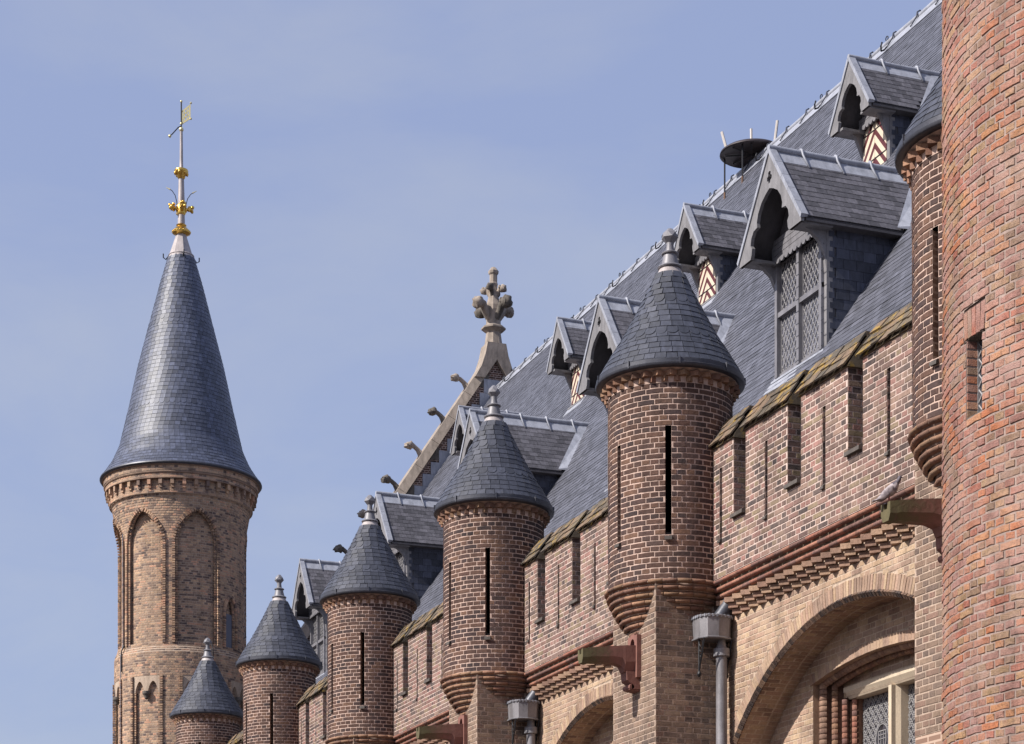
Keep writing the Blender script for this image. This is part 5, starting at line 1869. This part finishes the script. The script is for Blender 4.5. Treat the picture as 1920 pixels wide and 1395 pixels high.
for i in range(8):
    a0, a1 = 2 * math.pi * i / 8, 2 * math.pi * (i + 1) / 8
    g.add([(.385 * math.cos(a0), .385 * math.sin(a0), Z(25.85)), (.385 * math.cos(a1), .385 * math.sin(a1), Z(25.85)), (.15 * math.cos(a1), .15 * math.sin(a1), Z(26.56)), (.15 * math.cos(a0), .15 * math.sin(a0), Z(26.56))], [(0, 1, 2, 3)])
g.build('lead_cap', M['lead_warm'], tw)
for i in range(4):
    a = FP + R(45 + i * 90 - 37); c_, s_ = math.cos(a), math.sin(a)
    g = Geo(); g.tube([(.4 * c_, .4 * s_, Z(25.8)), (.5 * c_, .5 * s_, Z(25.66)), (.58 * c_, .58 * s_, Z(25.72)), (.58 * c_, .58 * s_, Z(25.84))], .02, 6); g.build('ladder_hook', M['iron'], tw)
g = Geo(); g.lathe([(.15, Z(26.5)), (.29, Z(26.56)), (.30, Z(26.62)), (.22, Z(26.7)), (.15, Z(26.78)), (.17, Z(26.82)), (.12, Z(26.86))], 24); g.build('gilded_collar', M['gold'], tw, True, 50)
for i in range(20):
    a = 2 * math.pi * i / 20; g = Geo(); g.blob((.285 * math.cos(a), .285 * math.sin(a), Z(26.6)), .03, i, .1, 6, 4); g.build('bead', M['gold'], tw, True)
g = Geo(); g.lathe([(.12, Z(26.84)), (.11, Z(27.2)), (.11, Z(27.6)), (.09, Z(28.25)), (.07, Z(28.6)), (.085, Z(28.62)), (.06, Z(28.7)), (.055, Z(29.0)), (.045, Z(29.9)), (.05, Z(29.92))], 10); g.build('finial_shaft', M['lead_warm'], tw, True, 50)
# crown of gilded leaves
for i in range(4):
    a = FP + R(10 + i * 90)
    g = Geo(); g.M = Matrix.Translation((0, 0, Z(27.35))) @ Matrix.Rotation(a, 4, 'Z')
    g.tube([(.08, 0, -.12), (.16, 0, .0), (.25, 0, .03)], [.06, .055, .05], 8)
    for k, (dx, dy, dz, rr) in enumerate(((.30, 0, .03, .09), (.36, .05, -.02, .055), (.34, -.05, .08, .06), (.26, .06, .1, .055), (.24, -.06, -.03, .05), (.38, 0, .1, .045))):
        g.blob((dx, dy, dz), rr, i * 7 + k, .5, 8, 6)
    g.build('gilded_leaf', M['gold'], tw, True)
g = Geo(); g.lathe([(.11, Z(27.15)), (.15, Z(27.22)), (.13, Z(27.3)), (.17, Z(27.42)), (.12, Z(27.5))], 16); g.build('gilded_knop', M['gold'], tw, True)
for s_, e in ((-1, .0), (1, -.12), (-.3, .0), (.35, .2)):
    if abs(s_) < 1: continue
    g = Geo(); c_ = cy * s_; d_ = -sy * s_
    P = lambda r_, v: (c_ * r_, d_ * r_, Z(v))
    g.tube([P(.13, 27.35), P(.15, 27.6 + e), P(.2, 27.8 + e), P(.3, 27.95 + e), P(.38, 28.0 + e)], .013, 6); g.build('lightning_whisker', M['iron'], tw)
    g = Geo(); g.tube([P(.36, 27.99 + e), P(.5, 28.06 + e)], [.025, .006], 6); g.build('whisker_tip', M['gold_pale'], tw)
g = Geo(); g.lathe([(.09, Z(28.32)), (.12, Z(28.36)), (.14, Z(28.44)), (.21, Z(28.52)), (.23, Z(28.58)), (.21, Z(28.62)), (.08, Z(28.64))], 20); g.build('gilded_collar', M['gold'], tw, True, 50)
for i in range(6):
    a = i * math.pi / 3; g = Geo(); g.blob((.19 * math.cos(a), .19 * math.sin(a), Z(28.5)), (.055, .055, .07), i, .3, 8, 6); g.build('gilded_leaf', M['gold'], tw, True)
g = Geo(); g.blob((0, 0, Z(29.93)), .075, 1, .05, 12, 8); g.build('gilded_ball', M['gold_pale'], tw, True)
g = Geo(); g.tube([(0, 0, Z(29.95)), (0, 0, Z(30.85))], .022, 8); g.tube([(0, 0, Z(30.05)), (-cy * .1, sy * .1, Z(30.0)), (-cy * .3, sy * .3, Z(29.78)), (-cy * .35, sy * .35, Z(29.74))], .018, 6); g.build('vane_rod', M['iron'], tw)
g = Geo(); g.blob((-cy * .37, sy * .37, Z(29.72)), .05, 2, .05, 10, 7); g.blob((0, 0, Z(30.84)), .04, 2, .05, 10, 7); g.blob((0, 0, Z(30.12)), .045, 2, .05, 10, 7); g.build('vane_weight', M['gold_pale'], tw, True)
g = Geo()
fl = lambda u, v: (cy * u, -sy * u, Z(v))
def bandq(p, q, r_, s_):
    n_ = Vector((sy, cy, 0)) * .008
    a = [Vector(fl(*k)) for k in (p, q, r_, s_)]
    g.hexa([tuple(k - n_) for k in a] + [tuple(k + n_) for k in a])
top = lambda u: 30.52 + .24 * u / .3; bot = lambda u: 30.08 + .2 * u / .3
bandq((.02, bot(.02)), (.28, bot(.28)), (.28, bot(.28) + .07), (.02, bot(.02) + .07))
bandq((.02, top(.02) - .07), (.28, top(.28) - .07), (.28, top(.28)), (.02, top(.02)))
bandq((.02, bot(.02)), (.06, bot(.06)), (.06, top(.06)), (.02, top(.02)))
bandq((.24, bot(.24)), (.30, bot(.3)), (.30, top(.3)), (.24, top(.24)))
for a0, a1, f0, f1 in ((.06, .24, .30, .42), (.06, .24, .58, .70), (.08, .12, .15, .85), (.17, .21, .15, .85)):
    bandq((a0, bot(a0) + (top(a0) - bot(a0)) * f0), (a1, bot(a1) + (top(a1) - bot(a1)) * f0), (a1, bot(a1) + (top(a1) - bot(a1)) * f1), (a0, bot(a0) + (top(a0) - bot(a0)) * f1))
for uu, vv in ((.31, top(.3) + .03), (.31, bot(.3) - .0)):
    g.blob(fl(uu, vv), .035, 3, .2, 8, 6)
g.build('vane_flag', M['gold_pale'], tw)

# ================================================================== NEAR ROUND TOWER
random.seed(1100)
NX, NY, NR = 11.83, 14.4, 2.12
nt = empty('round_stair_tower', (NX, NY, 0), 'huge round orange and pink brick tower at the right edge with narrow leaded window', 'tower')
def ray_hit(px, py):
    m_ = (px - 960) / 3800
    d = np.array([sy + cy * m_, cy - sy * m_]); o = -np.array([NX, NY])
    a = d @ d; b = 2 * d @ o; c = o @ o - NR * NR
    t = (-b - math.sqrt(b * b - 4 * a * c)) / (2 * a)
    h = d * t + o
    return math.atan2(h[1], h[0]) % (2 * math.pi), (1975 - py) / 3800 * t
wa0, wz1 = math.radians(205.5), 5.30      # filled in below from the sight lines of the window
_a, _zt = ray_hit(1812, 636); _b, _zt2 = ray_hit(1842, 622)
_c, _zb = ray_hit(1812, 784); _d, _zb2 = ray_hit(1842, 768)
wA, wB = min(_a, _b), max(_a, _b)
wZ0, wZ1 = (_zb + _zb2) / 2, (_zt + _zt2) / 2
print('near tower window', math.degrees(wA), math.degrees(wB), wZ0, wZ1)
def exn(zc):
    v = zc - H0
    if wZ0 < v < wZ1: return [(wA * NR, wB * NR)]
    if wZ1 <= v < wZ1 + .235: return [((wA - .02) * NR, (wB + .02) * NR)]
    return []
ms = Masonry(nt)
ms.cyl(NR, Z(2.1), Z(9.8), R(150), R(300), exn, seg=.1, rough=2.4, zsc=.96)
for i in range(5):      # flat arch over the window
    a = wA - .02 + (wB - wA + .04) * (i + .5) / 5
    ms.items.append((random.choice(FLAT[.232]), RZ(a + math.pi / 2) @ T4(0, -NR, Z(wZ1 + .124)) @ RY(math.pi / 2 + (i - 2) * .05) @ SCL(.236 / BW, 1, (wB - wA + .04) * NR / 5 * .84 / CH)))
P = lambda a, v: ((NR - .004) * math.cos(a), (NR - .004) * math.sin(a), v)
ms.quad(P(wA - .06, Z(wZ1)), P(wB + .06, Z(wZ1)), P(wB + .06, Z(wZ1) + .34), P(wA - .06, Z(wZ1) + .34))
ca, sa = math.cos(wB), math.sin(wB)
# jambs: reveal running radially inwards
for ph, sg in ((wA, 1), (wB, -1)):
    c_, s_ = math.cos(ph), math.sin(ph)
    n = int((wZ1 - wZ0) / PITCH)
    for k in range(n):
        zc = Z(wZ0) + (k + .5) * (wZ1 - wZ0) / n
        segs = [(.005, .22), (.235, .4)] if k % 2 else [(.005, .1), (.115, .33), (.345, .4)]
        for d0, d1 in segs:
            rr = NR - (d0 + d1) / 2
            tp, sc = flat_tpl(d1 - d0)
            ms.items.append((tp, BASIS((rr * c_, rr * s_, zc), (-c_, -s_, 0) if sg > 0 else (c_, s_, 0), (-s_ * sg, c_ * sg, 0)) @ SCL(sc, 1, 1)))
    ms.quad((NR * c_, NR * s_, Z(wZ0)), ((NR - .4) * c_, (NR - .4) * s_, Z(wZ0)), ((NR - .4) * c_, (NR - .4) * s_, Z(wZ1)), (NR * c_, NR * s_, Z(wZ1)))
ms.finish(M['brick_near'], M['mortar_near'], 300)
g = Geo(); g.lathe([(NR - .02, 0), (NR - .02, Z(2.1))], 64); g.lathe([(NR - .02, Z(9.8)), (NR - .02, Z(15))], 64); g.lathe([(NR - .05, Z(2.1)), (NR - .05, Z(9.8))], 40, a0=R(300), a1=R(510)); g.build('tower_core', M['back_brick'], nt, True)
am_ = (wA + wB) / 2
g = Geo(); g.M = Matrix.Rotation(am_ + math.pi / 2, 4, 'Z')
hw = NR * math.sin((wB - wA) / 2)
g.box(-hw - .05, hw + .05, -(NR - .125), -(NR - .3), Z(wZ0 - .1), Z(wZ1 + .1)); gl = g.build('pane', M['glass'], nt)
g = Geo(); g.M = Matrix.Rotation(am_ + math.pi / 2, 4, 'Z')
for s_ in (-1, 1):
    for k in range(-4, 14):
        z0_ = wZ0 + k * .13
        z1_ = z0_ + (.26 if s_ > 0 else -.26) * hw / .13
        g.tube([(-hw, -(NR - .118), Z(z0_)), (hw, -(NR - .118), Z(z1_))], .007, 5)
g.box(-hw, -hw + .015, -(NR - .105), -(NR - .125), Z(wZ0), Z(wZ1)); g.box(hw - .015, hw, -(NR - .105), -(NR - .125), Z(wZ0), Z(wZ1))
g.build('lead_came', M['lattice'], gl)
g = Geo(); g.M = Matrix.Rotation(am_ + math.pi / 2, 4, 'Z'); g.box(-hw, hw, -(NR - .01), -(NR - .3), Z(wZ0 - .06), Z(wZ0)); g.box(-hw, hw, -(NR - .01), -(NR - .3), Z(wZ1), Z(wZ1 + .04)); g.build('window_sill', M['stone_dark'], nt)

# ================================================================== PIGEON
pg = empty('pigeon', (XP - .80, TY[0] - .10, H0 + 5.475), 'grey pigeon perched on the tip of the waterspout beside the round tower', 'pigeon')
# body runs along the viewer's picture plane: head up right, tail down left
sections = [(-.165, .012, .022, .006), (-.12, .022, .026, .012), (-.075, .05, .034, .028), (-.03, .085, .045, .045), (.015, .115, .05, .055), (.05, .145, .046, .052), (.075, .178, .034, .036), (.088, .205, .024, .025), (.098, .225, .022, .024), (.105, .238, .024, .024), (.112, .25, .02, .02), (.122, .256, .01, .012)]
dx, dy = cy * 1.0, -sy * 1.0
vs = []
n = 12
for u, zz, ry, rz in sections:
    for i in range(n):
        a = 2 * math.pi * i / n
        o_ = ry * math.cos(a); v_ = rz * math.sin(a)
        vs.append((dx * u - dy * o_ - dx * v_ * .5, dy * u + dx * o_ - dy * v_ * .5, zz + v_ * .85))
fs = [tuple(range(n)), tuple(range((len(sections) - 1) * n, len(sections) * n))]
for k in range(len(sections) - 1):
    for i in range(n):
        j = (i + 1) % n
        fs.append((k * n + i, k * n + j, (k + 1) * n + j, (k + 1) * n + i))
g = Geo(); g.add(vs, fs); b_ = g.build('body', M['pigeon'], pg, True)
b_.data.materials.append(M['pigeon_dark'])
for pl in b_.data.polygons:
    if pl.center.z > .175 : pl.material_index = 1
for s_ in (-1, 1):
    g = Geo()
    g.blob((0, 0, 0), (.10, .014, .038), 3, .15, 12, 8)
    w_ = g.build('wing', M['pigeon'], pg, True)
    w_.matrix_local = Matrix.Translation((-.03 * dx - dy * s_ * .042, -.03 * dy + dx * s_ * .042, .085)) @ Matrix.Rotation(math.atan2(dy, dx), 4, 'Z') @ Matrix.Rotation(R(-42), 4, 'Y')
    g = Geo(); g.box(-.05, .03, -.0165 if s_ < 0 else .005, -.005 if s_ < 0 else .0165, -.02, -.012); o_ = g.build('wing_bar', M['pigeon_dark'], pg); o_.matrix_local = w_.matrix_local.copy()
    g = Geo(); g.tube([(-dy * s_ * .02 + dx * .0, dx * s_ * .02, .065), (-dy * s_ * .02, dx * s_ * .02, .003), (-dy * s_ * .02 + dx * .03, dx * s_ * .02 + dy * .03, .003)], .0045, 6); g.build('leg', M['pigeon_leg'], pg)
g = Geo(); g.tube([(dx * .118, dy * .118, .253), (dx * .142, dy * .142, .246)], [.006, .002], 6); g.build('beak', M['pigeon_dark'], pg)
